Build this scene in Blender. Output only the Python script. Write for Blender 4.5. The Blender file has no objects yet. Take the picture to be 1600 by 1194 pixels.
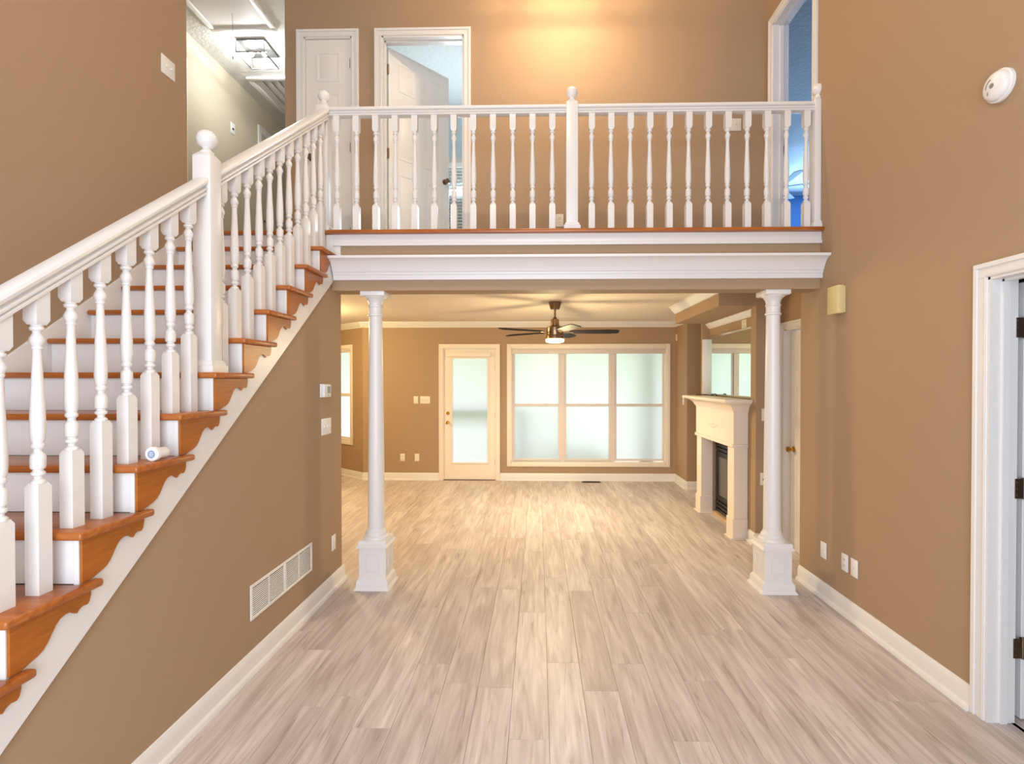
import bpy, bmesh, math, random
from mathutils import Matrix, Vector
random.seed(7)
R = math.radians
scene = bpy.context.scene
COL = scene.collection

# ------------------------------------------------------------------ camera
FPX = 800.0
EYE = 1.5624
cam_d = bpy.data.cameras.new('camera')
cam = bpy.data.objects.new('camera', cam_d)
COL.objects.link(cam)
cam_d.sensor_width = 36.0
cam_d.sensor_fit = 'HORIZONTAL'
cam_d.lens = 36.0 * FPX / 1600.0
cam.location = (0, 0, EYE)
cam.rotation_euler = (R(90 - 0.55), 0, R(1.29))
cam_d.shift_x = -23.0 / 1600.0
cam_d.shift_y = 4.7 / 1600.0
cam_d.clip_start = 0.05
scene.camera = cam

# ------------------------------------------------------------------ world, large lights, exposure
world = bpy.data.worlds.new('daylight')
scene.world = world
world.use_nodes = True
wb = world.node_tree.nodes['Background']
wb.inputs[0].default_value = (0.90, 0.95, 1.0, 1)
wb.inputs[1].default_value = 3.1

def area(name, loc, rot, sx, sy, energy, color):
    l = bpy.data.lights.new(name, 'AREA')
    l.shape = 'RECTANGLE'; l.size = sx; l.size_y = sy
    l.energy = energy; l.color = color
    o = bpy.data.objects.new(name, l)
    o.location = loc; o.rotation_euler = rot
    COL.objects.link(o)
    return o

# daylight coming in through the tall entry window behind the camera
area('entry_window_daylight', (-0.2, -1.05, 1.7), (R(90), 0, 0), 3.2, 2.8, 192, (0.76, 0.87, 1.0))
# blue daylight in the two bedrooms upstairs
area('bedroom_window_daylight', (-0.6, 6.38, 3.75), (R(-115), 0, 0), 1.0, 1.1, 60, (0.72, 0.88, 1.0))
area('far_bedroom_window_daylight', (5.2, 9.3, 3.8), (R(-105), 0, 0), 2.0, 1.3, 130, (0.36, 0.62, 1.0))

vs = scene.view_settings
vs.view_transform = 'Standard'
vs.look = 'None'
vs.gamma = 1.0
vs.use_curve_mapping = False
vs.exposure = 0.0

# ------------------------------------------------------------------ materials
def srgb(r, g, b):
    def f(c):
        c /= 255.0
        return c / 12.92 if c <= 0.04045 else ((c + 0.055) / 1.055) ** 2.4
    return (f(r), f(g), f(b), 1)

def mat(name, color, rough=0.5, metal=0.0, bump=0.0, bscale=60.0, spec=0.5, vary=0.0, vscale=3.0):
    m = bpy.data.materials.new(name)
    m.use_nodes = True
    nt = m.node_tree
    p = nt.nodes['Principled BSDF']
    p.inputs['Base Color'].default_value = color
    p.inputs['Roughness'].default_value = rough
    p.inputs['Metallic'].default_value = metal
    p.inputs['Specular IOR Level'].default_value = spec
    tc = nt.nodes.new('ShaderNodeTexCoord')
    if vary > 0:
        n = nt.nodes.new('ShaderNodeTexNoise')
        n.inputs['Scale'].default_value = vscale
        n.inputs['Detail'].default_value = 4
        nt.links.new(tc.outputs['Object'], n.inputs['Vector'])
        mx = nt.nodes.new('ShaderNodeMix'); mx.data_type = 'RGBA'
        mx.inputs[6].default_value = tuple(c * (1 - vary) for c in color[:3]) + (1,)
        mx.inputs[7].default_value = tuple(min(1, c * (1 + vary)) for c in color[:3]) + (1,)
        nt.links.new(n.outputs['Fac'], mx.inputs[0])
        nt.links.new(mx.outputs[2], p.inputs['Base Color'])
    if bump > 0:
        n2 = nt.nodes.new('ShaderNodeTexNoise')
        n2.inputs['Scale'].default_value = bscale
        n2.inputs['Detail'].default_value = 6
        nt.links.new(tc.outputs['Object'], n2.inputs['Vector'])
        b = nt.nodes.new('ShaderNodeBump')
        b.inputs['Strength'].default_value = bump
        b.inputs['Distance'].default_value = 0.01
        nt.links.new(n2.outputs['Fac'], b.inputs['Height'])
        nt.links.new(b.outputs['Normal'], p.inputs['Normal'])
    return m

def emis(name, color, strength):
    m = bpy.data.materials.new(name)
    m.use_nodes = True
    p = m.node_tree.nodes['Principled BSDF']
    p.inputs['Base Color'].default_value = color
    p.inputs['Emission Color'].default_value = color
    p.inputs['Emission Strength'].default_value = strength
    return m

def wood(name, c1, c2, rough, axis, dens=9.0):
    m = bpy.data.materials.new(name)
    m.use_nodes = True
    nt = m.node_tree
    p = nt.nodes['Principled BSDF']
    p.inputs['Roughness'].default_value = rough
    tc = nt.nodes.new('ShaderNodeTexCoord')
    mp = nt.nodes.new('ShaderNodeMapping')
    s = [dens, dens, dens]
    s[axis] = dens * 0.09
    mp.inputs['Scale'].default_value = s
    nt.links.new(tc.outputs['Object'], mp.inputs['Vector'])
    n = nt.nodes.new('ShaderNodeTexNoise')
    n.inputs['Scale'].default_value = 4.0
    n.inputs['Detail'].default_value = 6.0
    n.inputs['Distortion'].default_value = 0.6
    nt.links.new(mp.outputs[0], n.inputs['Vector'])
    cr = nt.nodes.new('ShaderNodeValToRGB')
    cr.color_ramp.elements[0].position = 0.32
    cr.color_ramp.elements[0].color = c1
    cr.color_ramp.elements[1].position = 0.68
    cr.color_ramp.elements[1].color = c2
    nt.links.new(n.outputs['Fac'], cr.inputs[0])
    nt.links.new(cr.outputs[0], p.inputs['Base Color'])
    return m

def plank_material():
    m = bpy.data.materials.new('pale_plank')
    m.use_nodes = True
    nt = m.node_tree
    L = nt.links.new
    p = nt.nodes['Principled BSDF']
    p.inputs['Roughness'].default_value = 0.46
    tc = nt.nodes.new('ShaderNodeTexCoord')
    oi = nt.nodes.new('ShaderNodeObjectInfo')
    sc = nt.nodes.new('ShaderNodeVectorMath'); sc.operation = 'SCALE'
    cmb = nt.nodes.new('ShaderNodeCombineXYZ')
    for i in range(3):
        L(oi.outputs['Random'], cmb.inputs[i])
    L(cmb.outputs[0], sc.inputs[0]); sc.inputs['Scale'].default_value = 57.0
    ad = nt.nodes.new('ShaderNodeVectorMath'); ad.operation = 'ADD'
    L(tc.outputs['Object'], ad.inputs[0]); L(sc.outputs[0], ad.inputs[1])
    def stretched(sx, sy, scale, detail, dist):
        mp = nt.nodes.new('ShaderNodeMapping')
        mp.inputs['Scale'].default_value = (sx, sy, 1)
        L(ad.outputs[0], mp.inputs['Vector'])
        n = nt.nodes.new('ShaderNodeTexNoise')
        n.inputs['Scale'].default_value = scale
        n.inputs['Detail'].default_value = detail
        n.inputs['Distortion'].default_value = dist
        L(mp.outputs[0], n.inputs['Vector'])
        return n
    a = stretched(9, 0.9, 1.6, 5, 1.2)     # broad cathedral figure
    b = stretched(34, 1.6, 2.0, 6, 0.5)    # fine grain
    c = stretched(12, 0.8, 2.2, 3, 1.6)    # dark mineral streaks
    r1 = nt.nodes.new('ShaderNodeValToRGB')
    r1.color_ramp.elements[0].position = 0.30; r1.color_ramp.elements[0].color = srgb(191, 178, 172)
    r1.color_ramp.elements[1].position = 0.70; r1.color_ramp.elements[1].color = srgb(230, 221, 217)
    L(a.outputs['Fac'], r1.inputs[0])
    r2 = nt.nodes.new('ShaderNodeValToRGB')
    r2.color_ramp.elements[0].position = 0.30; r2.color_ramp.elements[0].color = (0.82, 0.79, 0.77, 1)
    r2.color_ramp.elements[1].position = 0.62; r2.color_ramp.elements[1].color = (1, 1, 1, 1)
    L(b.outputs['Fac'], r2.inputs[0])
    m1 = nt.nodes.new('ShaderNodeMix'); m1.data_type = 'RGBA'; m1.blend_type = 'MULTIPLY'; m1.inputs[0].default_value = 0.8
    L(r1.outputs[0], m1.inputs[6]); L(r2.outputs[0], m1.inputs[7])
    r3 = nt.nodes.new('ShaderNodeValToRGB')
    r3.color_ramp.elements[0].position = 0.60; r3.color_ramp.elements[0].color = (1, 1, 1, 1)
    r3.color_ramp.elements[1].position = 0.74; r3.color_ramp.elements[1].color = (0.62, 0.55, 0.51, 1)
    L(c.outputs['Fac'], r3.inputs[0])
    m2 = nt.nodes.new('ShaderNodeMix'); m2.data_type = 'RGBA'; m2.blend_type = 'MULTIPLY'; m2.inputs[0].default_value = 0.85
    L(m1.outputs[2], m2.inputs[6]); L(r3.outputs[0], m2.inputs[7])
    r4 = nt.nodes.new('ShaderNodeValToRGB')
    r4.color_ramp.elements[0].color = (0.83, 0.80, 0.79, 1)
    r4.color_ramp.elements[1].color = (1.0, 1.0, 1.0, 1)
    L(oi.outputs['Random'], r4.inputs[0])
    m3 = nt.nodes.new('ShaderNodeMix'); m3.data_type = 'RGBA'; m3.blend_type = 'MULTIPLY'; m3.inputs[0].default_value = 1.0
    L(m2.outputs[2], m3.inputs[6]); L(r4.outputs[0], m3.inputs[7])
    L(m3.outputs[2], p.inputs['Base Color'])
    return m

def frosted(name, color):
    m = bpy.data.materials.new(name)
    m.use_nodes = True
    nt = m.node_tree
    out = nt.nodes['Material Output']
    t = nt.nodes.new('ShaderNodeBsdfTranslucent')
    t.inputs['Color'].default_value = color
    g = nt.nodes.new('ShaderNodeBsdfGlossy')
    g.inputs['Roughness'].default_value = 0.35
    mx = nt.nodes.new('ShaderNodeMixShader')
    mx.inputs[0].default_value = 0.05
    nt.links.new(t.outputs[0], mx.inputs[1])
    nt.links.new(g.outputs[0], mx.inputs[2])
    nt.links.new(mx.outputs[0], out.inputs['Surface'])
    return m

def clear_glass(name):
    m = bpy.data.materials.new(name)
    m.use_nodes = True
    nt = m.node_tree
    out = nt.nodes['Material Output']
    t = nt.nodes.new('ShaderNodeBsdfTransparent')
    t.inputs['Color'].default_value = (0.96, 0.97, 0.97, 1)
    g = nt.nodes.new('ShaderNodeBsdfGlossy')
    g.inputs['Roughness'].default_value = 0.02
    mx = nt.nodes.new('ShaderNodeMixShader')
    mx.inputs[0].default_value = 0.08
    nt.links.new(t.outputs[0], mx.inputs[1])
    nt.links.new(g.outputs[0], mx.inputs[2])
    nt.links.new(mx.outputs[0], out.inputs['Surface'])
    return m

TAN = mat('tan_wall_paint', srgb(168, 141, 113), 0.62, bump=0.06, bscale=180, spec=0.3)
GREIGE = mat('hall_wall_paint', srgb(196, 186, 164), 0.65, bump=0.06, bscale=180, spec=0.3)
BLUEW = mat('blue_wall_paint', srgb(120, 165, 215), 0.65, spec=0.3)
CEIL = mat('flat_ceiling_paint', srgb(226, 214, 200), 0.8, bump=0.05, bscale=120, spec=0.2)
TEXC = mat('textured_ceiling_paint', srgb(225, 224, 220), 0.8, bump=0.9, bscale=24, spec=0.2)
WHITE = mat('white_trim_paint', srgb(228, 225, 222), 0.32, spec=0.5)
CREAM = mat('cream_mantel_paint', srgb(238, 226, 210), 0.4)
DOORW = mat('white_door_paint', srgb(232, 229, 226), 0.38)
IVORY = mat('ivory_plastic', srgb(232, 222, 205), 0.4)
PLWHITE = mat('white_plastic', srgb(235, 233, 230), 0.35)
BEIGE = mat('beige_plastic', srgb(214, 196, 142), 0.45, vary=0.06, vscale=30)
DARKSLOT = mat('dark_slot', srgb(38, 34, 32), 0.6)
GREYLCD = mat('grey_display', srgb(140, 138, 132), 0.25)
BLUELOGO = mat('blue_grey_badge', srgb(140, 155, 190), 0.4)
BRASS = mat('brass', srgb(205, 160, 70), 0.22, 1.0)
BRONZE = mat('dark_bronze', srgb(128, 112, 94), 0.36, 0.9)
NICKEL = mat('brushed_nickel', srgb(150, 125, 100), 0.3, 1.0)
GREYM = mat('grey_metal', srgb(120, 118, 116), 0.35, 0.9)
BLACK = mat('black_metal', srgb(24, 23, 24), 0.4)
SMOKE = mat('smoked_glass', srgb(96, 92, 88), 0.12)
BLADE = mat('dark_blade', srgb(30, 26, 30), 0.6, spec=0.1)
BLADE2 = mat('green_blade', srgb(66, 76, 70), 0.6)
CARPET = mat('landing_carpet', srgb(190, 180, 165), 0.9, bump=0.4, bscale=300)
SUBF = mat('subfloor', srgb(170, 155, 140), 0.8)
STAIRX = wood('stair_oak_x', srgb(150, 80, 28), srgb(184, 108, 48), 0.28, 0)
STAIRY = wood('stair_oak_y', srgb(156, 86, 18), srgb(182, 106, 32), 0.32, 1, 14)
PLANK = plank_material()
FROST = frosted('frosted_pane', (0.93, 0.94, 0.95, 1))
GLASS = clear_glass('clear_glass')
MIRROR = mat('mirror_silver', (0.80, 0.90, 0.88, 1), 0.015, 1.0)
MIRBEV = mat('mirror_bevel', (0.86, 0.92, 0.90, 1), 0.12, 1.0)
LENS = emis('fan_lens', (1.0, 0.80, 0.50, 1), 14.0)
BULB = emis('bulb', (1.0, 0.95, 0.9, 1), 30.0)
BULBW = emis('warm_bulb', (1.0, 0.78, 0.48, 1), 30.0)
LEAF = mat('leaf_green', srgb(150, 190, 130), 0.8, vary=0.3, vscale=6)
BARK = mat('bark_grey', srgb(120, 115, 125), 0.9)
LAWN = mat('lawn', srgb(150, 185, 120), 0.9, vary=0.2, vscale=3)
DECK = mat('weathered_deck', srgb(105, 105, 128), 0.85)
REDB = mat('dark_red_plastic', srgb(80, 26, 20), 0.5)
BLIND = mat('blind_slat', srgb(240, 240, 238), 0.5)

# ------------------------------------------------------------------ mesh helpers
class MB:
    def __init__(self):
        self.v = []; self.f = []
    def box(self, x0, x1, y0, y1, z0, z1):
        n = len(self.v)
        for z in (z0, z1):
            self.v += [(x0, y0, z), (x1, y0, z), (x1, y1, z), (x0, y1, z)]
        for q in ((3, 2, 1, 0), (4, 5, 6, 7), (0, 1, 5, 4), (1, 2, 6, 5), (2, 3, 7, 6), (3, 0, 4, 7)):
            self.f.append([n + i for i in q])
        return self
    def frustum(self, x0, x1, z0, z1, y0, y1, inset):
        """panel: back rectangle at y0, smaller front rectangle at y1"""
        n = len(self.v)
        self.v += [(x0, y0, z0), (x1, y0, z0), (x1, y0, z1), (x0, y0, z1)]
        i = inset
        self.v += [(x0 + i, y1, z0 + i), (x1 - i, y1, z0 + i), (x1 - i, y1, z1 - i), (x0 + i, y1, z1 - i)]
        for q in ((3, 2, 1, 0), (4, 5, 6, 7), (0, 1, 5, 4), (1, 2, 6, 5), (2, 3, 7, 6), (3, 0, 4, 7)):
            self.f.append([n + k for k in q])
        return self
    def prism(self, pts, a0, a1, axis='x'):
        n = len(self.v); k = len(pts)
        for a in (a0, a1):
            for p, q in pts:
                self.v.append({'x': (a, p, q), 'y': (p, a, q), 'z': (p, q, a)}[axis])
        self.f.append([n + i for i in range(k)][::-1])
        self.f.append([n + k + i for i in range(k)])
        for i in range(k):
            j = (i + 1) % k
            self.f.append([n + i, n + j, n + k + j, n + k + i])
        return self
    def seg(self, p0, p1, prof):
        """sweep a profile of (out, z) from p0 to p1 (2D); out is to the right of the p0->p1 direction"""
        n = len(self.v); k = len(prof)
        dx, dy = p1[0] - p0[0], p1[1] - p0[1]
        l = math.hypot(dx, dy)
        nx, ny = dy / l, -dx / l
        for p in (p0, p1):
            for o, z in prof:
                self.v.append((p[0] + nx * o, p[1] + ny * o, z))
        self.f.append([n + i for i in range(k)][::-1])
        self.f.append([n + k + i for i in range(k)])
        for i in range(k):
            j = (i + 1) % k
            self.f.append([n + i, n + j, n + k + j, n + k + i])
        return self
    def lathe(self, prof, seg=16, c=(0, 0, 0), axis='z'):
        n = len(self.v); k = len(prof)
        for r, h in prof:
            for i in range(seg):
                a = 2 * math.pi * i / seg
                x, y = r * math.cos(a), r * math.sin(a)
                if axis == 'z': p = (x, y, h)
                elif axis == 'y': p = (x, h, y)
                else: p = (h, x, y)
                self.v.append((c[0] + p[0], c[1] + p[1], c[2] + p[2]))
        for j in range(k - 1):
            for i in range(seg):
                i2 = (i + 1) % seg
                self.f.append([n + j * seg + i, n + j * seg + i2, n + (j + 1) * seg + i2, n + (j + 1) * seg + i])
        self.f.append([n + i for i in range(seg)][::-1])
        self.f.append([n + (k - 1) * seg + i for i in range(seg)])
        return self
    def tube(self, p0, p1, r, seg=8):
        p0, p1 = Vector(p0), Vector(p1)
        d = (p1 - p0).normalized()
        q = d.to_track_quat('Z', 'Y')
        n = len(self.v)
        for p in (p0, p1):
            for i in range(seg):
                a = 2 * math.pi * i / seg
                self.v.append(tuple(p + q @ Vector((r * math.cos(a), r * math.sin(a), 0))))
        for i in range(seg):
            j = (i + 1) % seg
            self.f.append([n + i, n + j, n + seg + j, n + seg + i])
        self.f.append([n + i for i in range(seg)][::-1])
        self.f.append([n + seg + i for i in range(seg)])
        return self
    def ball(self, c, r, seg=14, rings=8, sx=1, sy=1, sz=1):
        n = len(self.v)
        self.v.append((c[0], c[1], c[2] - r * sz))
        for j in range(1, rings):
            t = math.pi * j / rings
            for i in range(seg):
                a = 2 * math.pi * i / seg
                self.v.append((c[0] + sx * r * math.sin(t) * math.cos(a), c[1] + sy * r * math.sin(t) * math.sin(a), c[2] - sz * r * math.cos(t)))
        self.v.append((c[0], c[1], c[2] + r * sz))
        top = len(self.v) - 1
        for i in range(seg):
            j = (i + 1) % seg
            self.f.append([n, n + 1 + j, n + 1 + i])
            for k in range(rings - 2):
                a = n + 1 + k * seg
                self.f.append([a + i, a + j, a + seg + j, a + seg + i])
            a = n + 1 + (rings - 2) * seg
            self.f.append([a + i, a + j, top])
        return self
    def mesh(self, name, m, bevel=0.0, bseg=2, sharp=35):
        me = bpy.data.meshes.new(name)
        me.from_pydata([tuple(v) for v in self.v], [], self.f)
        bm = bmesh.new(); bm.from_mesh(me)
        bmesh.ops.recalc_face_normals(bm, faces=bm.faces)
        if bevel > 0:
            es = [e for e in bm.edges if len(e.link_faces) == 2 and e.calc_face_angle(0) > R(30)]
            bmesh.ops.bevel(bm, geom=es, offset=bevel, segments=bseg, affect='EDGES', profile=0.5, clamp_overlap=True)
        bm.to_mesh(me); bm.free()
        for p in me.polygons:
            p.use_smooth = True
        me.set_sharp_from_angle(angle=R(sharp))
        me.materials.append(m)
        return me
    def build(self, name, m, parent=None, bevel=0.0, bseg=2, sharp=35):
        o = bpy.data.objects.new(name, self.mesh(name, m, bevel, bseg, sharp))
        COL.objects.link(o)
        if parent: o.parent = parent
        return o

def tag(o, label, cat=None, group=None, kind=None):
    o['label'] = label
    if cat: o['category'] = cat
    if group: o['group'] = group
    if kind: o['kind'] = kind
    return o

def empty(name, loc=(0, 0, 0), rz=0.0, parent=None):
    o = bpy.data.objects.new(name, None)
    o.empty_display_size = 0.05
    COL.objects.link(o)
    o.location = loc; o.rotation_euler = (0, 0, rz)
    if parent: o.parent = parent
    return o

def inst(me, name, parent, loc=(0, 0, 0), rz=0.0):
    o = bpy.data.objects.new(name, me)
    COL.objects.link(o)
    o.parent = parent
    o.location = loc; o.rotation_euler = (0, 0, rz)
    return o

def struct(name, mb, m, label, cat, bevel=0.0):
    return tag(mb.build(name, m, None, bevel), label, cat, kind='structure')

BACK, RIGHT, LEFT = 0.0, R(-90), R(90)   # wall-mounted things: local x along the wall, y into it, z up

# ------------------------------------------------------------------ key dimensions
XL, XR = -1.535, 2.05            # stair side wall, entry right wall
XS = -2.53                       # entry left wall (upper)
RISE, RUN, NR = 0.1776, 0.23456, 15
Z2 = RISE * NR                   # landing level 2.664
YR = lambda k: 3.7626 - RUN * (NR - k)
NL = lambda y: Z2 + (RISE / RUN) * (y - 3.7626)
ZC1, ZC2 = 2.465, 5.04           # ceilings
YB0, YB1 = 3.78, 3.955           # header over the opening
YLB = 4.66                       # upper landing back wall
YBW = 7.95                       # living room back wall

# ------------------------------------------------------------------ floor with planks
fl = struct('floor', MB().box(-4.75, 4.2, -1.4, 9.7, -0.12, -0.012), SUBF, 'pale grey-beige wood plank floor running through entry and living room', 'floor')
PW, PL = 0.177, 1.22
full = MB().box(-PW / 2 + 0.0006, PW / 2 - 0.0006, -PL / 2 + 0.0006, PL / 2 - 0.0006, -0.0119, 0).mesh('plank', PLANK, 0.0007, 1)
def plank_row(xc, y0, y1, off, x_lo=None, x_hi=None):
    y = off - PL * 20
    while y + PL <= y0 + 1e-6: y += PL
    while y < y1 - 1e-6:
        a, b = max(y, y0), min(y + PL, y1)
        if b - a > 0.03:
            if x_lo is None and abs(b - a - PL) < 1e-4:
                o = inst(full, 'plank', fl, (xc, (a + b) / 2, 0))
            else:
                lo = -PW / 2 + 0.0006 if x_lo is None else x_lo - xc
                hi = PW / 2 - 0.0006 if x_hi is None else x_hi - xc
                h = (b - a) / 2
                me = MB().box(lo, hi, -h + 0.0006, h - 0.0006, -0.0119, 0).mesh('plank', PLANK, 0.0007, 1)
                o = inst(me, 'plank', fl, (xc, (a + b) / 2, 0))
        y += PL
x0 = 0.048 + PW / 2
for i in range(-27, 14):
    xc = x0 + i * PW
    if xc > 2.40: continue
    entry = XL + 0.02 < xc + PW / 2 and xc - PW / 2 < XR
    y0 = -1.25 if entry else 3.96
    y1 = 7.94
    if xc < -2.8: y1 = 8.75
    off = 2.82 if i == 0 else (2.566 if i == 1 else (2.21 if i == -1 else random.random() * PL))
    lo = hi = None
    if entry and xc - PW / 2 < XL: lo = XL + 0.001
    if xc < -4.62: continue
    if lo is not None:
        plank_row(xc, y0, 3.9552, off, lo, xc + PW / 2 - 0.0006)
        y0 = 3.9564
    plank_row(xc, y0, y1, off)
for i in range(3):
    plank_row(2.24 + i * PW, 1.3, 2.9, random.random(), None, None)

# ------------------------------------------------------------------ walls
struct('wall_left', MB().box(XS - 0.11, XS, -1.3, 3.65, 0, ZC2), TAN, 'tall tan entry wall rising behind the staircase', 'wall')
wl = MB().prism([(0.74, 0), (YB1, 0), (YB1, ZC1), (3.78, ZC1), (3.70, NL(3.70) - 0.215), (0.98, NL(0.98) - 0.215), (0.74, 0.0 + 0.02)], XL - 0.11, XL, 'x')
struct('wall_stair', wl, TAN, 'tan wall below the staircase with a long white vent', 'wall')
wr = MB()
DY0, DY1 = 1.56, 2.378
wr.box(XR, XR + 0.12, -1.3, DY0, 0, Z2).box(XR, XR + 0.12, DY1, 4.05, 0, Z2).box(XR, XR + 0.12, DY0, DY1, 2.03, Z2)
UY0, UY1, UZ = 3.886, 4.54, 4.665
wr.box(XR, XR + 0.12, -1.3, UY0, Z2, ZC2).box(XR, XR + 0.12, UY1, 9.9, Z2, ZC2).box(XR, XR + 0.12, UY0, UY1, UZ, ZC2)
wr.box(XR + 0.12, 2.42, 3.95, 4.05, 0, ZC1)
struct('wall_right', wr, TAN, 'tall tan entry wall with a doorway and outlets', 'wall')
struct('wall_header', MB().box(XL, XR, YB0, YB1, 2.227, Z2), TAN, 'tan header beam over the columned opening', 'wall')
wf = MB().box(XS - 0.11, XR + 0.12, -1.41, -1.3, 0, ZC2)
struct('wall_front', wf, TAN, 'tan entry front wall opposite the staircase landing', 'wall')
# upper landing wall with two doors
CX0, CX1, OX0, OX1, DZ = -2.14, -1.70, -1.423, -0.677, 4.69
wu = MB()
wu.box(-2.317, CX0, YLB, YLB + 0.11, Z2, ZC2).box(CX0, CX1, YLB, YLB + 0.11, DZ, ZC2).box(CX1, OX0, YLB, YLB + 0.11, Z2, ZC2)
wu.box(OX0, OX1, YLB, YLB + 0.11, DZ, ZC2).box(OX1, XR, YLB, YLB + 0.11, Z2, ZC2)
struct('wall_landing', wu, TAN, 'tan upstairs landing wall behind the white balustrade', 'wall')
XH = -3.51
wh = MB().box(XH - 0.11, XH, 3.54, 8.2, Z2, ZC2).box(XH, XS - 0.11, 3.54, 3.65, Z2, ZC2).box(XH, -2.2, 8.2, 8.3, Z2, ZC2)
struct('wall_hall', wh, GREIGE, 'pale greige upstairs hall wall with a small switch', 'wall')
struct('wall_hall_inner', MB().box(-2.317, -2.207, YLB + 0.11, 8.2, Z2, ZC2), GREIGE, 'pale wall between upstairs hall and bedroom', 'wall')
wbd = MB().box(-2.207, 1.4, 6.5, 6.6, Z2, ZC2).box(1.3, 1.4, YLB + 0.11, 6.5, Z2, ZC2)
struct('wall_bedroom', wbd, mat('pale_blue_paint', srgb(205, 222, 232), 0.65), 'pale blue bedroom wall seen past the open door', 'wall')
wbr = MB().box(XR + 0.12, 6.4, 9.8, 9.9, Z2, ZC2).box(6.3, 6.4, 2.3, 9.8, Z2, ZC2).box(XR + 0.12, 6.3, 2.3, 2.4, Z2, ZC2)
struct('wall_far_bedroom', wbr, BLUEW, 'blue wall of the bedroom beyond the right landing doorway', 'wall')
# living room
wb_ = MB()
BX0, BX1, BZ = -1.482, -0.662, 2.055
WX0, WX1, WZ0, WZ1 = -0.425, 1.972, 0.28, 2.06
wb_.box(-2.745, BX0, YBW, YBW + 0.12, 0, ZC1).box(BX0, BX1, YBW, YBW + 0.12, BZ, ZC1).box(BX1, WX0, YBW, YBW + 0.12, 0, ZC1)
wb_.box(WX0, WX1, YBW, YBW + 0.12, 0, WZ0).box(WX0, WX1, YBW, YBW + 0.12, WZ1, ZC1).box(WX1, 2.23, YBW, YBW + 0.12, 0, ZC1)
struct('wall_back', wb_, TAN, 'tan living room wall around the glass door and wide window', 'wall')
# angled bay wall: local frame at corner, x runs away to the left-back
BAY = R(180 - 38.7)
bay = (-2.745, YBW)
BW0, BW1, BWZ0, BWZ1 = 0.34, 1.15, 0.58, 2.07
bw = MB()
bw.box(0, BW0, -0.12, 0, 0, ZC1).box(BW0, BW1, -0.12, 0, 0, BWZ0).box(BW0, BW1, -0.12, 0, BWZ1, ZC1).box(BW1, 1.5, -0.12, 0, 0, ZC1)
o = struct('wall_bay', bw, TAN, 'angled tan bay wall with a narrow frosted window', 'wall')
o.location = (bay[0], bay[1], 0); o.rotation_euler = (0, 0, BAY)
be = (bay[0] + 1.5 * math.cos(BAY), bay[1] + 1.5 * math.sin(BAY))
wl2 = MB().box(-4.75, be[0] + 0.05, be[1], be[1] + 0.12, 0, ZC1).box(-4.75, -4.65, 3.95, be[1], 0, ZC1).box(-4.75, XL - 0.11, 3.84, 3.955, 0, ZC1)
struct('wall_living_left', wl2, TAN, 'tan living room wall beyond the staircase', 'wall')
# chimney breast with niche
XC = 2.05
cb = MB()
cb.box(XC, 2.6, 4.87, 5.21, 0, 1.36).box(XC, 2.6, 6.06, 6.5, 0, 1.36).box(XC, 2.6, 5.21, 6.06, 0.91, 1.36).box(2.35, 2.6, 5.21, 6.06, 0, 0.91)
cb.box(XC, 2.6, 4.87, 4.99, 1.36, 2.26).box(XC, 2.6, 6.455, 6.5, 1.36, 2.26).box(2.14, 2.6, 4.99, 6.455, 1.36, 2.26)
cb.box(1.70, 2.6, 4.87, 6.4, 2.26, ZC1).box(XC, 2.6, 6.4, 6.5, 2.26, ZC1)
struct('wall_chimney', cb, TAN, 'tan chimney breast with mirror niche and boxed soffit', 'wall')
wc = MB()
KX, KY0, KY1 = 2.29, 4.10, 4.80
wc.box(KX, KX + 0.11, KY1, 4.88, 0, ZC1).box(KX, KX + 0.11, KY0, KY1, 2.03, ZC1).box(KX, KX + 0.11, 4.04, KY0, 0, ZC1)
struct('wall_closet', wc, TAN, 'short tan wall around the closet door beside the column', 'wall')
ws = MB().box(2.12, 3.1, 7.35, 7.46, 0, ZC1).box(2.12, 2.23, 7.46, YBW, 0, ZC1).box(3.0, 3.1, 6.5, 7.35, 0, ZC1).box(2.6, 3.0, 6.4, 6.5, 0, ZC1)
struct('wall_living_right', ws, TAN, 'tan living room corner wall beyond the fireplace', 'wall')
# side room beyond the right doorway
wsr = MB().box(4.0, 4.1, 0.2, 3.4, 0, Z2 - 0.2).box(XR + 0.12, 4.0, 3.3, 3.4, 0, Z2 - 0.2).box(XR + 0.12, 4.0, 0.2, 0.3, 0, Z2 - 0.2)
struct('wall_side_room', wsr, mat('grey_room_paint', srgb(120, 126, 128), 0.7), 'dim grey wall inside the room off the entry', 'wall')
# ceilings / upper floor
struct('ceiling_living', MB().box(-4.75, 3.1, YB1, 9.7, ZC1, ZC1 + 0.02), CEIL, 'smooth pale living room ceiling with crown molding', 'ceiling')
struct('ceiling_upper', MB().box(-3.7, 6.4, -1.41, 10, ZC2, ZC2 + 0.1), TEXC, 'white knockdown-textured upstairs ceiling', 'ceiling')
uf = MB().box(XH, XR, 3.84, 10, ZC1 + 0.02, Z2 - 0.001).box(XR + 0.12, 6.4, 0.2, 10, ZC1 + 0.02, Z2 - 0.001).box(XH, XS - 0.11, 3.65, 3.84, ZC1 + 0.02, Z2 - 0.001)
struct('floor_upper', uf, CARPET, 'beige carpeted upstairs landing floor', 'floor')

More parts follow.
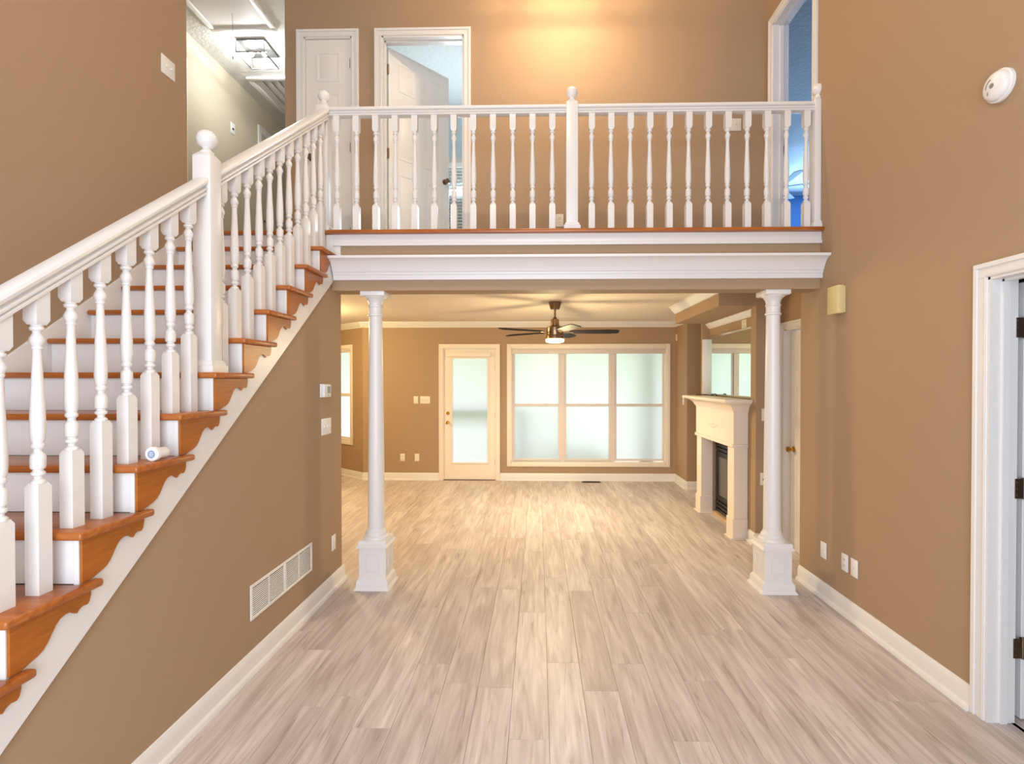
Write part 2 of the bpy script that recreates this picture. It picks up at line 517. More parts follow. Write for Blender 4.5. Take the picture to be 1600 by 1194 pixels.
# ------------------------------------------------------------------ trims: baseboards, crowns, fascia, cornice
BP = [(0, 0), (0.016, 0), (0.016, 0.085), (0.012, 0.098), (0.006, 0.112), (0, 0.115)]
SP = [(0.0161, 0), (0.034, 0), (0.033, 0.012), (0.028, 0.022), (0.0161, 0.028)]
def base(name, pts, label):
    mb = MB(); sh = MB()
    for p0, p1 in pts:
        mb.seg(p0, p1, BP); sh.seg(p0, p1, SP)
    o = struct(name, mb, WHITE, label, 'baseboard')
    sh.build('shoe_molding', WHITE, o)
base('baseboard_left', [((XL, 0.75), (XL, YB1 + 0.034)), ((XL + 0.0, YB1), (XL - 0.11, YB1))][:1], 'white baseboard along the tan wall below the stairs')
base('baseboard_right', [((XR, 4.05), (XR, DY1 + 0.068))], 'white baseboard along the right entry wall')
base('baseboard_back', [((-2.745, YBW), (BX0 - 0.068, YBW)), ((BX1 + 0.068, YBW), (2.12, YBW))], 'white baseboard below the wide living room window')
base('baseboard_bay', [((be[0], be[1]), (bay[0] + 0.008, bay[1] - 0.006))], 'white baseboard on the angled bay wall')
base('baseboard_living_right', [((2.12, YBW), (2.12, 7.35)), ((2.12, 7.35), (3.0, 7.35))], 'white baseboard on the living room corner beyond the fireplace')
base('baseboard_chimney', [((XC, 5.02), (XC, 4.87)), ((XC, 4.87), (KX, 4.87))], 'white baseboard around the chimney breast corner')
def crown(name, pts, zt, s, label, m=WHITE):
    pr = [(0, zt), (0, zt - s), (s * 0.12, zt - s), (s * 0.16, zt - s * 0.86), (s * 0.35, zt - s * 0.72), (s * 0.62, zt - s * 0.38), (s * 0.78, zt - s * 0.14), (s * 0.9, zt - s * 0.12), (s * 0.92, zt)]
    mb = MB()
    for p0, p1 in pts: mb.seg(p0, p1, pr)
    return struct(name, mb, m, label, 'crown molding')
crown('trim_1', [((be[0], be[1]), (bay[0] + 0.024, bay[1] - 0.019)), ((bay[0] - 0.03, bay[1]), (2.12, YBW)), ((2.12, YBW), (2.12, 7.35))], ZC1, 0.085, 'cream crown molding along the living room back wall')
crown('trim_2', [((1.70, 6.4), (1.70, 4.87))], ZC1, 0.085, 'white crown molding on the boxed soffit above the fireplace')
crown('trim_3', [((2.14, 6.455), (2.14, 4.99))], 2.26, 0.06, 'white crown molding at the top of the mirror niche')
fa = MB().box(-1.517, XR, 3.762, 3.779, 2.577, 2.6385).box(-1.517, XR, 3.753, 3.779, 2.553, 2.577).box(-1.517, -1.463, 3.764, 3.779, 2.456, 2.553)
struct('trim_4', fa, WHITE, 'white fascia board under the landing edge', 'trim', 0.002)
cp = [(3.779, 2.30), (3.745, 2.30), (3.742, 2.333), (3.736, 2.337), (3.735, 2.352), (3.727, 2.357), (3.722, 2.372), (3.708, 2.395), (3.688, 2.418), (3.660, 2.435), (3.640, 2.438), (3.636, 2.455), (3.779, 2.455)]
struct('trim_5', MB().prism(cp, -1.51, XR - 0.001, 'x'), WHITE, 'wide white cornice molding across the header', 'trim')
ns = MB().box(-1.548, XR, 3.722, 3.86, 2.639, Z2).build('trim_6', STAIRX, None, 0.006)
tag(ns, 'orange oak nosing strip along the landing edge', 'trim', kind='structure')

# ------------------------------------------------------------------ staircase
st = tag(empty('staircase', (-2.02, YR(1), 0)), 'staircase with orange oak treads, white risers and scroll brackets', 'staircase')
def kid(mb, name, m, parent, **k):
    o = mb.build(name, m, parent, **k)
    o.matrix_parent_inverse = Matrix.Translation(-Vector(parent.location)) if parent.parent is None and parent.rotation_euler.z == 0 else parent.matrix_world.inverted()
    return o
bpy.context.view_layer.update()
LX, RX = XS + 0.018, -1.517
TT = 0.027
tr_pts = [(LX, -0.03), (-1.482, -0.03), (-1.482, RUN + 0.06), (RX + 0.0005, RUN + 0.06), (RX + 0.0005, RUN + 0.0), (LX, RUN + 0.0)]
tread_me = MB().prism([(x + 2.02, y) for x, y in tr_pts], -TT, 0, 'z').mesh('tread', STAIRX, 0.009, 3)
riser_me = MB().box(LX + 2.02, XL + 2.02, 0, 0.016, -RISE + 0.0005, -TT - 0.0003).mesh('riser', WHITE)
br = [(0.002, -0.0275), (0.002, -0.1765), (0.036, -0.1765), (0.060, -0.168), (0.085, -0.160), (0.104, -0.150), (0.118, -0.135), (0.131, -0.115), (0.144, -0.095),
      (0.160, -0.080), (0.178, -0.074), (0.194, -0.075), (0.208, -0.085), (0.219, -0.090), (0.227, -0.080), (0.240, -0.074), (0.258, -0.077), (0.266, -0.068), (0.271, -0.05), (0.272, -0.0275)]
brack_me = MB().prism(br, RX + 2.02 + 0.0003, RX + 2.02 + 0.009, 'x').mesh('scroll_bracket', STAIRY, 0.0015, 1)
Y1 = YR(1)
for k in range(1, NR + 1):
    z = RISE * k; y = YR(k) - Y1
    inst(riser_me, 'riser', st, (0, y, z))
    if k < NR:
        inst(tread_me, 'tread', st, (0, y, z))
        inst(brack_me, 'scroll_bracket', st, (0, y, z))
MB().box(LX + 2.02, -1.549 + 2.02, -0.035, 0.08, -TT + 0.002, 0.0).build('landing_nosing', STAIRX, st, 0.008, 3).location = (0, YR(NR) - Y1, Z2)
# outer stringer (saw-tooth) and wall stringer
saw = []
for k in range(1, NR + 1):
    saw.append((YR(k), RISE * (k - 1) - TT - 0.0005 if k > 1 else 0.0))
    saw.append((YR(k), RISE * k - TT - 0.0005))
saw.append((3.779, Z2 - TT - 0.0005))
saw.append((3.779, NL(3.779) - 0.372))
saw.append((3.7626 + (0.372 - Z2) * RUN / RISE + 0.0, 0.0))
kid(MB().prism(saw, XL + 0.0005, RX, 'x'), 'outer_stringer', WHITE, st)
yl0, yl1 = 0.55, 3.645
kid(MB().prism([(yl0, NL(yl0) + 0.065), (yl0, max(0, NL(yl0) - 0.3)), (0.9, max(0, NL(0.9) - 0.3)), (yl1, NL(yl1) - 0.3), (yl1, NL(yl1) + 0.065)], XS + 0.0003, LX - 0.0003, 'x'), 'wall_stringer', WHITE, st, bevel=0.003)

# ------------------------------------------------------------------ balusters, newels, rails
HB = 0.0225
TURN = [(20, 0), (19.5, 8), (17, 11), (11.5, 16), (11.5, 23), (17, 27), (19, 30), (19, 36), (17, 39), (13.5, 42), (13.5, 46), (18.5, 50), (20, 56), (20.5, 75), (20, 92), (18, 98), (12, 105), (11.5, 114), (17, 120), (18.5, 123), (18.5, 129),
        (16, 133), (15, 137), (18.5, 146), (20.2, 170), (20.4, 205), (18.8, 265), (16.2, 320), (13.5, 385), (12, 430), (12, 446), (15, 450), (15.5, 456), (13.5, 459), (17.5, 466), (20, 474), (20, 482), (16, 492), (11.5, 501), (11.5, 508), (17, 511), (19, 514), (19, 520), (17, 523), (14.5, 525), (18, 530)]
def baluster_mesh(hb, ht, name='baluster', total_turn=0.50, slope=0.0):
    """bottom block hb tall (pyramid shoulder), turned shaft, top block"""
    mb = MB()
    h = HB
    def block(z0, z1, sh_top, sh_bot, slant=0.0):
        n = len(mb.v)
        i = h * 0.72
        rings = []
        if sh_bot: rings.append((i, z0, 0)); rings.append((h, z0 + 0.014, 0))
        else: rings.append((h, z0, 0))
        if sh_top: rings.append((h, z1 - 0.014, 0)); rings.append((i, z1, 0))
        else: rings.append((h, z1, slant))
        for r, z, s in rings:
            mb.v.extend([(-r, -r, z - s * r), (r, -r, z - s * r), (r, r, z + s * r), (-r, r, z + s * r)])
        k = len(rings)
        mb.f.append([n + 3, n + 2, n + 1, n])
        for a in range(k - 1):
            for b in range(4):
                c = (b + 1) % 4
                mb.f.append([n + a * 4 + b, n + a * 4 + c, n + a * 4 + 4 + c, n + a * 4 + 4 + b])
        e = n + (k - 1) * 4
        mb.f.append([e, e + 1, e + 2, e + 3])
    block(0, hb, True, False)
    sc = total_turn / 530.0
    mb.lathe([(r / 24.0 * HB * 1.06, hb - 0.002 + y * sc) for r, y in TURN], 14)
    block(hb + total_turn - 0.002, hb + total_turn + ht, False, True, slope)
    return mb.mesh(name, WHITE, 0, sharp=28)

XBAL = -1.58
SL = RISE / RUN
RAILP = [(0.019, 0), (0.026, 0.002), (0.027, 0.010), (0.019, 0.013), (0.019, 0.016), (0.028, 0.019), (0.029, 0.026), (0.017, 0.029), (0.015, 0.038), (0.030, 0.041), (0.033, 0.052), (0.030, 0.061), (0.020, 0.0655), (0.0, 0.0665)]
RAILP = [(-x * 1.08, z) for x, z in RAILP[::-1]][:-0 or None] + [(x * 1.08, z) for x, z in RAILP[:-1]]
def rail_slope(y0, y1, zu0, parent, name='handrail'):
    """sloped rail; zu0 = underside at y0, follows stair pitch"""
    mb = MB(); k = len(RAILP)
    c = math.sqrt(1 + SL * SL)
    for y in (y0, y1):
        for x, h in RAILP:
            mb.v.append((XBAL + x, y, zu0 + SL * (y - y0) + h * c))
    mb.f.append(list(range(k))[::-1]); mb.f.append([k + i for i in range(k)])
    for i in range(k):
        j = (i + 1) % k
        mb.f.append([i, j, k + j, k + i])
    return mb.build(name, WHITE, parent)
UND = 0.819                                  # rail underside above the nosing line
def newel(parent, x, y, z, h, w=0.086, foot=True, ball=0.043, half=False):
    nw = empty('newel_post', (x, y, z), 0, parent)
    a = w / 2
    mb = MB()
    n = 0
    rings = [(a, 0), (a, h - 0.022), (a * 0.6, h)]
    for r, zz in rings:
        mb.v += [(-r, -r, zz), (r if not half else 0.0005 + a * 0.0, -r, zz), (r if not half else 0.0005, r, zz), (-r, r, zz)]
    mb.f.append([3, 2, 1, 0])
    for i in range(2):
        for b in range(4):
            c = (b + 1) % 4
            mb.f.append([i * 4 + b, i * 4 + c, i * 4 + 4 + c, i * 4 + 4 + b])
    mb.f.append([8, 9, 10, 11])
    mb.build('post', WHITE, nw, 0.003)
    if foot:
        f = MB()
        for r, zz in ((a + 0.018, 0), (a + 0.018, 0.032), (a + 0.010, 0.036), (a + 0.010, 0.044), (a + 0.001, 0.058)):
            rr = r if not half else 0.0006
            f.v += [(-r, -r, zz), (rr, -r, zz), (rr, r, zz), (-r, r, zz)]
        f.f.append([3, 2, 1, 0])
        for i in range(4):
            for b in range(4):
                c = (b + 1) % 4
                f.f.append([i * 4 + b, i * 4 + c, i * 4 + 4 + c, i * 4 + 4 + b])
        f.f.append([16, 17, 18, 19])
        f.build('foot_collar', WHITE, nw)
    fb = MB()
    prof = [(0.030, h - 0.004), (0.031, h + 0.004), (0.022, h + 0.012), (0.019, h + 0.020), (0.021, h + 0.026)]
    cz = h + 0.026 + ball * 0.86
    for t in range(2, 13):
        an = math.pi * t / 13
        prof.append((ball * math.sin(an), cz - ball * math.cos(an)))
    prof.append((0.001, cz + ball))
    fb.lathe(prof, 20)
    if half:
        fb.v = [(min(v[0], 0.0005), v[1], v[2]) for v in fb.v]
    fb.build('ball_finial', WHITE, nw, sharp=50)
    return nw

YN = YR(9) + 0.062
sb = tag(empty('stair_balustrade', (0, 0, 0)), 'white sloping stair balustrade with turned balusters and ball-topped newel', 'balustrade')
Z9 = RISE * 9
newel(sb, XBAL, YN, Z9, NL(YN) + UND + 0.178 - Z9, ball=0.046)
newel(sb, XBAL, YR(1) + 0.06, RISE, NL(YR(1) + 0.06) + UND + 0.135 - RISE)
rail_slope(YR(1) + 0.06 + 0.0435, YN - 0.0435, NL(YR(1) + 0.1035) + UND, sb)
YT = 3.815
rail_slope(YN + 0.0435, YT - 0.0435, NL(YN + 0.0435) + UND, sb)
newel(sb, -1.605, YT, Z2, 3.594 - Z2 + 0.03, ball=0.043)
bal_me = {}
for j, off in enumerate((0.046, 0.163)):
    tot = UND + SL * off
    hb = 0.262 + SL * (off - 0.046)
    bal_me[j] = baluster_mesh(hb, tot - hb - 0.50 + 0.004, 'baluster', 0.50, SL)
for k in range(1, NR):
    for j, off in enumerate((0.046, 0.163)):
        y = YR(k) + off
        if abs(y - YN) < 0.09 or abs(y - YR(1) - 0.06) < 0.09 or (k == NR and j): continue
        if k == 1 and j == 0: continue
        inst(bal_me[j], 'baluster', sb, (XBAL, y, RISE * k))

lb = tag(empty('landing_balustrade', (0, 0, 0)), 'level white landing balustrade with turned balusters and ball-topped newels', 'balustrade')
YRL = 3.815
ZRT = 3.594
def level_rail(x0, x1):
    mb = MB(); k = len(RAILP)
    for x in (x0, x1):
        for o_, h in RAILP:
            mb.v.append((x, YRL + o_, ZRT - 0.0665 + h))
    mb.f.append(list(range(k))); mb.f.append([k + i for i in range(k)][::-1])
    for i in range(k):
        j = (i + 1) % k
        mb.f.append([i, k + i, k + j, j])
    mb.build('handrail', WHITE, lb)
XM = 0.248
level_rail(-1.561, XM - 0.0435)
level_rail(XM + 0.0435, 2.006)
newel(lb, XM, YRL, Z2, ZRT - Z2 + 0.03, ball=0.043)
newel(lb, XR - 0.001, YRL, Z2, ZRT - Z2 + 0.03, ball=0.043, half=True)
lb_me = baluster_mesh(0.205, 0.863 - 0.205 - 0.545 + 0.003, 'baluster', 0.545)
for i in range(12):
    inst(lb_me, 'baluster', lb, (-1.504 + i * 0.1461, YRL, Z2))
    inst(lb_me, 'baluster', lb, (0.394 + i * 0.1425, YRL, Z2))

# ------------------------------------------------------------------ columns
def column(x, y, label):
    c = tag(empty('column', (x, y, 0)), label, 'column', None)
    def sq(rings):
        mb = MB(); k = len(rings)
        for r, z in rings:
            mb.v += [(-r, -r, z), (r, -r, z), (r, r, z), (-r, r, z)]
        mb.f.append([3, 2, 1, 0])
        for i in range(k - 1):
            for b in range(4):
                d = (b + 1) % 4
                mb.f.append([i * 4 + b, i * 4 + d, i * 4 + 4 + d, i * 4 + 4 + b])
        e = (k - 1) * 4
        mb.f.append([e, e + 1, e + 2, e + 3])
        return mb
    sq([(0.133, 0), (0.131, 0.006), (0.118, 0.022), (0.116, 0.064), (0.110, 0.074), (0.101, 0.084), (0.101, 0.086)]).build('plinth_base', WHITE, c)
    pl = sq([(0.100, 0.0855), (0.100, 0.3085)]).build('plinth', WHITE, c)
    for q in range(4):
        pm = MB()
        for a, b, cc, d in ((-0.052, 0.052, 0.135, 0.142), (-0.052, 0.052, 0.256, 0.263), (-0.052, -0.045, 0.142, 0.256), (0.045, 0.052, 0.142, 0.256)):
            pm.box(a, b, -0.1055, -0.1, cc, d)
        o = pm.build('panel_molding', WHITE, pl, 0.0015)
        o.rotation_euler = (0, 0, q * math.pi / 2)
    sq([(0.101, 0.3085), (0.118, 0.312), (0.118, 0.319), (0.110, 0.328), (0.104, 0.336), (0.104, 0.352), (0.100, 0.362)]).build('plinth_cap', WHITE, c)
    MB().lathe([(0.097, 0.362), (0.097, 0.376), (0.092, 0.384), (0.080, 0.390), (0.082, 0.400), (0.078, 0.412), (0.070, 0.420), (0.065, 0.436)], 32).build('torus_base', WHITE, c)
    sh = []
    for i in range(13):
        t = i / 12
        sh.append((0.063 - 0.0145 * (t ** 1.25), 0.436 + t * (2.045 - 0.436)))
    MB().lathe(sh, 32).build('shaft', WHITE, c)
    MB().lathe([(0.049, 2.045), (0.056, 2.049), (0.058, 2.056), (0.056, 2.063), (0.050, 2.066), (0.050, 2.112), (0.055, 2.116), (0.055, 2.126), (0.050, 2.130), (0.052, 2.146), (0.060, 2.166), (0.072, 2.180), (0.079, 2.184), (0.081, 2.190)], 32).build('capital', WHITE, c)
    sq([(0.083, 2.190), (0.090, 2.196), (0.090, 2.2268)]).build('abacus', WHITE, c, 0.002)
    return c
column(-1.237, 3.878, 'slim white column on paneled plinth beside the stair wall')
column(1.757, 3.878, 'slim white column on paneled plinth beside the right entry wall')

# ------------------------------------------------------------------ doors and casings
def casing(name, loc, rz, w, z0, h, depth, label, both=True, cw=0.066, m=WHITE, stop=True):
    """door casing + jambs; local x 0..w is the clear opening, y=0 wall face, +y into the wall"""
    t = tag(empty(name, loc, rz), label, 'door frame', kind='structure')
    def cas(mb, x0, x1, zz0, zz1, vertical, outer):
        mb.box(x0, x1, -0.012, -0.0003, zz0, zz1)
    for s, (a, b) in (('l', (-cw, 0)), ('r', (w, w + cw))):
        if s == 'r' and not both: continue
        mb = MB().box(a, b, -0.012, -0.0004, 0, h + (0 if True else cw))
        o1 = (a, a + 0.022) if s == 'l' else (b - 0.022, b)
        mb.box(o1[0], o1[1], -0.020, -0.012, 0, h + cw - 0.022)
        i1 = (b - 0.012, b - 0.004) if s == 'l' else (a + 0.004, a + 0.012)
        mb.box(i1[0], i1[1], -0.015, -0.012, 0, h + 0.004)
        mb.build('side_casing', m, t, 0.0015, 1)
    mb = MB().box(-cw, w + cw, -0.012, -0.0004, h + 0.0003, h + cw).box(-cw, w + cw, -0.020, -0.012, h + cw - 0.022, h + cw).box(-0.004, w + 0.004, -0.015, -0.012, h + 0.004, h + 0.012)
    mb.build('head_casing', m, t, 0.0015, 1)
    jt = 0.012
    for a, b in ((0.0004, jt), (w - jt, w - 0.0004)):
        MB().box(a, b, -0.006, depth + 0.006, 0, h).build('jamb', m, t)
    MB().box(0.0004, w - 0.0004, -0.006, depth + 0.006, h - jt, h - 0.0003).build('head_jamb', m, t)
    if stop:
        y0, y1 = depth * 0.42, depth * 0.42 + 0.03
        MB().box(jt, jt + 0.010, y0, y1, 0, h - jt).box(w - jt - 0.010, w - jt, y0, y1, 0, h - jt).box(jt, w - jt, y0, y1, h - jt - 0.010, h - jt).build('door_stop', m, t)
    return t

def leaf(name, loc, rz, w, h, label, cols=2, m=DOORW, knob=None, hinge_x=None, knob_mat=BRASS, thick=0.034, both_sides=True, hinge_mat=BRONZE, hinges=True):
    """panel door leaf; local x 0..w, front face y=0, +y thickness"""
    d = tag(empty(name, loc, rz), label, 'door', kind='structure')
    MB().box(0, w, 0, thick, 0.008, h).build('slab', m, d, 0.002, 1)
    st_, mid = 0.105 if cols == 2 else 0.10, 0.10
    pw = (w - 2 * st_ - (mid if cols == 2 else 0)) / cols
    rows = ((0.20, 0.86), (1.00, 1.52), (1.64, h - 0.11)) if cols == 2 else ((0.20, 0.86), (0.98, 1.52), (1.63, h - 0.12))
    for c in range(cols):
        xa = st_ + c * (pw + mid)
        for za, zb in rows:
            mb = MB()
            for side in ((0, -1), (thick, 1)) if both_sides else ((0, -1),):
                y, s = side
                e = 0.012
                for q in ((xa, xa + pw, za, za + e), (xa, xa + pw, zb - e, zb), (xa, xa + e, za + e, zb - e), (xa + pw - e, xa + pw, za + e, zb - e)):
                    mb.box(q[0], q[1], min(y, y + s * 0.004), max(y, y + s * 0.004), q[2], q[3])
                mb.frustum(xa + 0.028, xa + pw - 0.028, za + 0.028, zb - 0.028, y, y + s * 0.006, 0.018)
            mb.build('panel', m, d)
    if knob:
        kx, kz = knob
        k = MB()
        k.lathe([(0.028, -0.001), (0.028, -0.006), (0.012, -0.010), (0.010, -0.028), (0.020, -0.036), (0.027, -0.048), (0.024, -0.060), (0.001, -0.064)], 18, (kx, 0, kz), 'y')
        k.lathe([(0.028, thick + 0.001), (0.028, thick + 0.006), (0.012, thick + 0.010), (0.010, thick + 0.028), (0.020, thick + 0.036), (0.027, thick + 0.048), (0.024, thick + 0.060), (0.001, thick + 0.064)], 18, (kx, 0, kz), 'y')
        k.build('knob', knob_mat, d)
    if hinges and hinge_x is not None:
        for z in (0.25, h / 2 + 0.02, h - 0.22):
            MB().lathe([(0.006, z - 0.045), (0.006, z + 0.045)], 8, (hinge_x, -0.006, 0)).box(hinge_x - 0.012, hinge_x + 0.012, -0.0035, -0.0005, z - 0.044, z + 0.044).build('hinge', hinge_mat, d)
    return d

# upstairs closet (narrow door, closed)
casing('trim_7', (CX0, YLB, Z2), BACK, CX1 - CX0, Z2, DZ - Z2, 0.11, 'white casing around the narrow upstairs closet door')
leaf('door_1', (CX0 + 0.014, YLB + 0.008, Z2), BACK, CX1 - CX0 - 0.028, DZ - Z2 - 0.015, 'narrow white three-panel closet door on the landing', cols=1, knob=(0.05, 0.93), hinge_x=CX1 - CX0 - 0.024, knob_mat=BRONZE)
# upstairs bedroom door, open
casing('trim_8', (OX0, YLB, Z2), BACK, OX1 - OX0, Z2, DZ - Z2, 0.11, 'white casing around the open bedroom door on the landing')
d2 = leaf('door_2', (OX0 + 0.022, YLB + 0.125, Z2), R(47), 0.70, DZ - Z2 - 0.015, 'white six-panel bedroom door standing ajar on the landing', knob=(0.645, 0.93), knob_mat=NICKEL, hinges=False)
for z in (0.25, 1.02, 1.80):
    MB().box(-0.018, -0.002, -0.016, 0.014, z - 0.045, z + 0.045).build('hinge', BRONZE, d2, 0.001, 1)
# far bedroom doorway on the right wall (door swung out of sight)
tc_ = casing('trim_9', (XR, UY1, Z2), RIGHT, UY1 - UY0, Z2, UZ - Z2, 0.12, 'white casing of the landing doorway in the right wall')
sp_ = MB().box(0.012, 0.0135, 0.078, 0.108, 0.86, 0.94).build('strike_plate', BRONZE, tc_)
# entry side door
tc2 = casing('trim_10', (XR, DY1, 0), RIGHT, DY1 - DY0, 0, 2.03, 0.113, 'white casing of the ground floor doorway in the right entry wall')
d3 = leaf('door_3', (XR + 0.160, DY1 + 0.004, 0), 0.0, 0.78, 2.01, 'white door swung open into the room off the entry', hinges=False, knob=(0.72, 0.93))
for z in (0.342, 1.07, 1.80):
    h_ = MB().box(-0.052, -0.006, -0.019, -0.0165, z - 0.045, z + 0.045).lathe([(0.007, z - 0.048), (0.007, z + 0.048)], 10, (-0.008, -0.016, 0)).box(-0.010, 0.03, -0.004, -0.0005, z - 0.045, z + 0.045)
    for q in (-0.03, 0.0, 0.03):
        h_.lathe([(0.004, -0.0215), (0.004, -0.019)], 8, (-0.042, 0, z + q), 'y')
    h_.build('hinge', BRONZE, d3, 0.001, 1)
# closet beside the fireplace
casing('trim_11', (KX, KY1, 0), RIGHT, KY1 - KY0, 0, 2.03, 0.11, 'white casing of the closet door behind the right column', stop=False)
leaf('door_4', (KX + 0.045, KY1 - 0.014, 0), RIGHT, KY1 - KY0 - 0.028, 2.01, 'white closet door with brass knob behind the right column', knob=(0.06, 0.93))
# hall doors
casing('trim_12', (XH, 4.18, Z2), LEFT, 0.80, Z2, 2.03, 0.10, 'white door casing at the near end of the upstairs hall', stop=False)
leaf('door_5', (XH - 0.03 + 0.02, 4.195, Z2), LEFT, 0.77, 2.01, 'white six-panel door at the near end of the upstairs hall', hinges=False)
casing('trim_13', (XH, 6.42, Z2), LEFT, 0.78, Z2, 2.03, 0.10, 'white door casing farther along the upstairs hall')
leaf('door_6', (XH - 0.01, 6.435, Z2), LEFT, 0.75, 2.01, 'white six-panel door farther along the upstairs hall', knob=(0.06, 0.93), knob_mat=BRONZE, hinges=False)

# living room glass patio door
casing('trim_14', (BX0, YBW, 0), BACK, BX1 - BX0, 0, BZ, 0.12, 'cream casing around the frosted glass patio door', m=CREAM, stop=False)
pd = tag(empty('door_7', (BX0 + 0.014, YBW + 0.012, 0)), 'cream patio door with one tall frosted glass pane', 'door', kind='structure')
dw, dh = BX1 - BX0 - 0.028, BZ - 0.016
gx0, gx1, gz0, gz1 = 0.125, 0.678, 0.275, 1.90
MB().box(0, gx0, 0, 0.04, 0.012, dh).box(gx1, dw, 0, 0.04, 0.012, dh).box(gx0, gx1, 0, 0.04, 0.012, gz0).box(gx0, gx1, 0, 0.04, gz1, dh).build('slab', CREAM, pd)
fr = MB()
for a, b, c, d in ((gx0 - 0.022, gx1 + 0.022, gz1 - 0.004, gz1 + 0.022), (gx0 - 0.022, gx1 + 0.022, gz0 - 0.022, gz0 + 0.004), (gx0 - 0.022, gx0 + 0.004, gz0, gz1), (gx1 - 0.004, gx1 + 0.022, gz0, gz1)):
    fr.box(a, b, -0.010, 0.0, c, d)
fr.build('glazing_frame', CREAM, pd, 0.002, 1)
MB().box(0.04, dw - 0.06, -0.045, -0.001, gz1 + 0.024, gz1 + 0.098).build('shade_cassette', CREAM, pd, 0.006)
pm = MB(); pm.v = [(gx0, 0.02, gz0), (gx1, 0.02, gz0), (gx1, 0.02, gz1), (gx0, 0.02, gz1)]; pm.f = [[0, 1, 2, 3]]
pm.build('pane', FROST, pd)
for z in (0.90, 1.045):
    MB().lathe([(0.026, -0.0005), (0.026, -0.006), (0.012, -0.012), (0.011, -0.03), (0.022, -0.038), (0.026, -0.05), (0.020, -0.060), (0.001, -0.062)] if z < 1 else [(0.027, -0.0005), (0.027, -0.008), (0.018, -0.018), (0.014, -0.026), (0.001, -0.027)], 18, (0.058, 0, z), 'y').build('knob' if z < 1 else 'deadbolt', BRASS, pd)
for z in (0.28, 1.02, 1.76):
    MB().box(dw - 0.004, dw + 0.010, -0.004, -0.0005, z - 0.05, z + 0.05).lathe([(0.005, z - 0.05), (0.005, z + 0.05)], 8, (dw + 0.002, -0.006, 0)).build('hinge', BRASS, pd)
MB().box(-0.01, dw + 0.01, -0.03, 0.05, 0.0004, 0.011).build('threshold', BRONZE, pd)

# ------------------------------------------------------------------ windows
def sash_window(t, xs, z0, z1, zm, y0, m):
    """xs list of (x0,x1) glass spans, one double-hung unit each"""
    for i, (a, b) in enumerate(xs):
        for lo, hi, nm, yo in ((z0, zm - 0.02, 'lower_sash', 0.0), (zm + 0.02, z1, 'upper_sash', 0.018)):
            s = 0.03
            f = MB()
            f.box(a - s, a, y0 + yo, y0 + yo + 0.03, lo - s, hi + s).box(b, b + s, y0 + yo, y0 + yo + 0.03, lo - s, hi + s)
            f.box(a, b, y0 + yo, y0 + yo + 0.03, lo - s, lo).box(a, b, y0 + yo, y0 + yo + 0.03, hi, hi + s)
            so = f.build(nm, m, t, 0.002, 1)
            p = MB(); yp = y0 + yo + 0.015
            p.v = [(a, yp, lo), (b, yp, lo), (b, yp, hi), (a, yp, hi)]; p.f = [[0, 1, 2, 3]]
            p.build('pane', FROST, so)
            if nm == 'lower_sash':
                for q in (0.30, 0.72):
                    x = a + (b - a) * q
                    MB().box(x - 0.025, x + 0.025, y0 - 0.008, y0 + 0.012, hi + s + 0.0003, hi + s + 0.014).build('sash_lock', m, so, 0.003)

MUNT = mat('window_frame_paint', srgb(216, 206, 200), 0.45)
w1 = tag(empty('window_1', (0, YBW, 0)), 'wide triple double-hung window with frosted panes in living room', 'window', kind='structure')
cw = 0.062
for nm, b in (('side_casing', (WX0 - cw, WX0, WZ0 - cw, WZ1 + cw)), ('side_casing', (WX1, WX1 + cw, WZ0 - cw, WZ1 + cw)), ('head_casing', (WX0, WX1, WZ1, WZ1 + cw)), ('bottom_casing', (WX0, WX1, WZ0 - cw, WZ0))):
    MB().box(b[0], b[1], -0.018, -0.0004, b[2], b[3]).build(nm, CREAM, w1, 0.003)
for b in ((WX0 + 0.0003, WX0 + 0.012, WZ0, WZ1), (WX1 - 0.012, WX1 - 0.0003, WZ0, WZ1), (WX0, WX1, WZ0 + 0.0003, WZ0 + 0.012), (WX0, WX1, WZ1 - 0.012, WZ1 - 0.0003)):
    MB().box(b[0], b[1], -0.012, 0.12, b[2], b[3]).build('jamb', CREAM, w1)
MB().box(WX0 + 0.015, WX1 - 0.015, -0.014, 0.030, WZ1 - 0.088, WZ1 - 0.013).build('shade_cassette', MUNT, w1, 0.006)
dpx = lambda px, d=7.93: (px - 841) * d / 800.0
spans = [(dpx(804), dpx(873)), (dpx(885), dpx(952)), (dpx(964), dpx(1036))]
for a, b in ((spans[0][1] + 0.03, spans[1][0] - 0.03), (spans[1][1] + 0.03, spans[2][0] - 0.03)):
    MB().box(a, b, 0.034, 0.10, WZ0 + 0.012, WZ1 - 0.012).build('mullion', MUNT, w1)
for a, b in ((WX0 + 0.012, spans[0][0] - 0.03), (spans[2][1] + 0.03, WX1 - 0.012)):
    if b > a: MB().box(a, b, 0.034, 0.10, WZ0 + 0.012, WZ1 - 0.012).build('side_jamb', MUNT, w1)
sash_window(w1, spans, 0.335, WZ1 - 0.045, 1.172, 0.04, MUNT)

w2 = tag(empty('window_2', (bay[0], bay[1], 0), BAY), 'narrow frosted double-hung window in the angled bay wall', 'window', kind='structure')
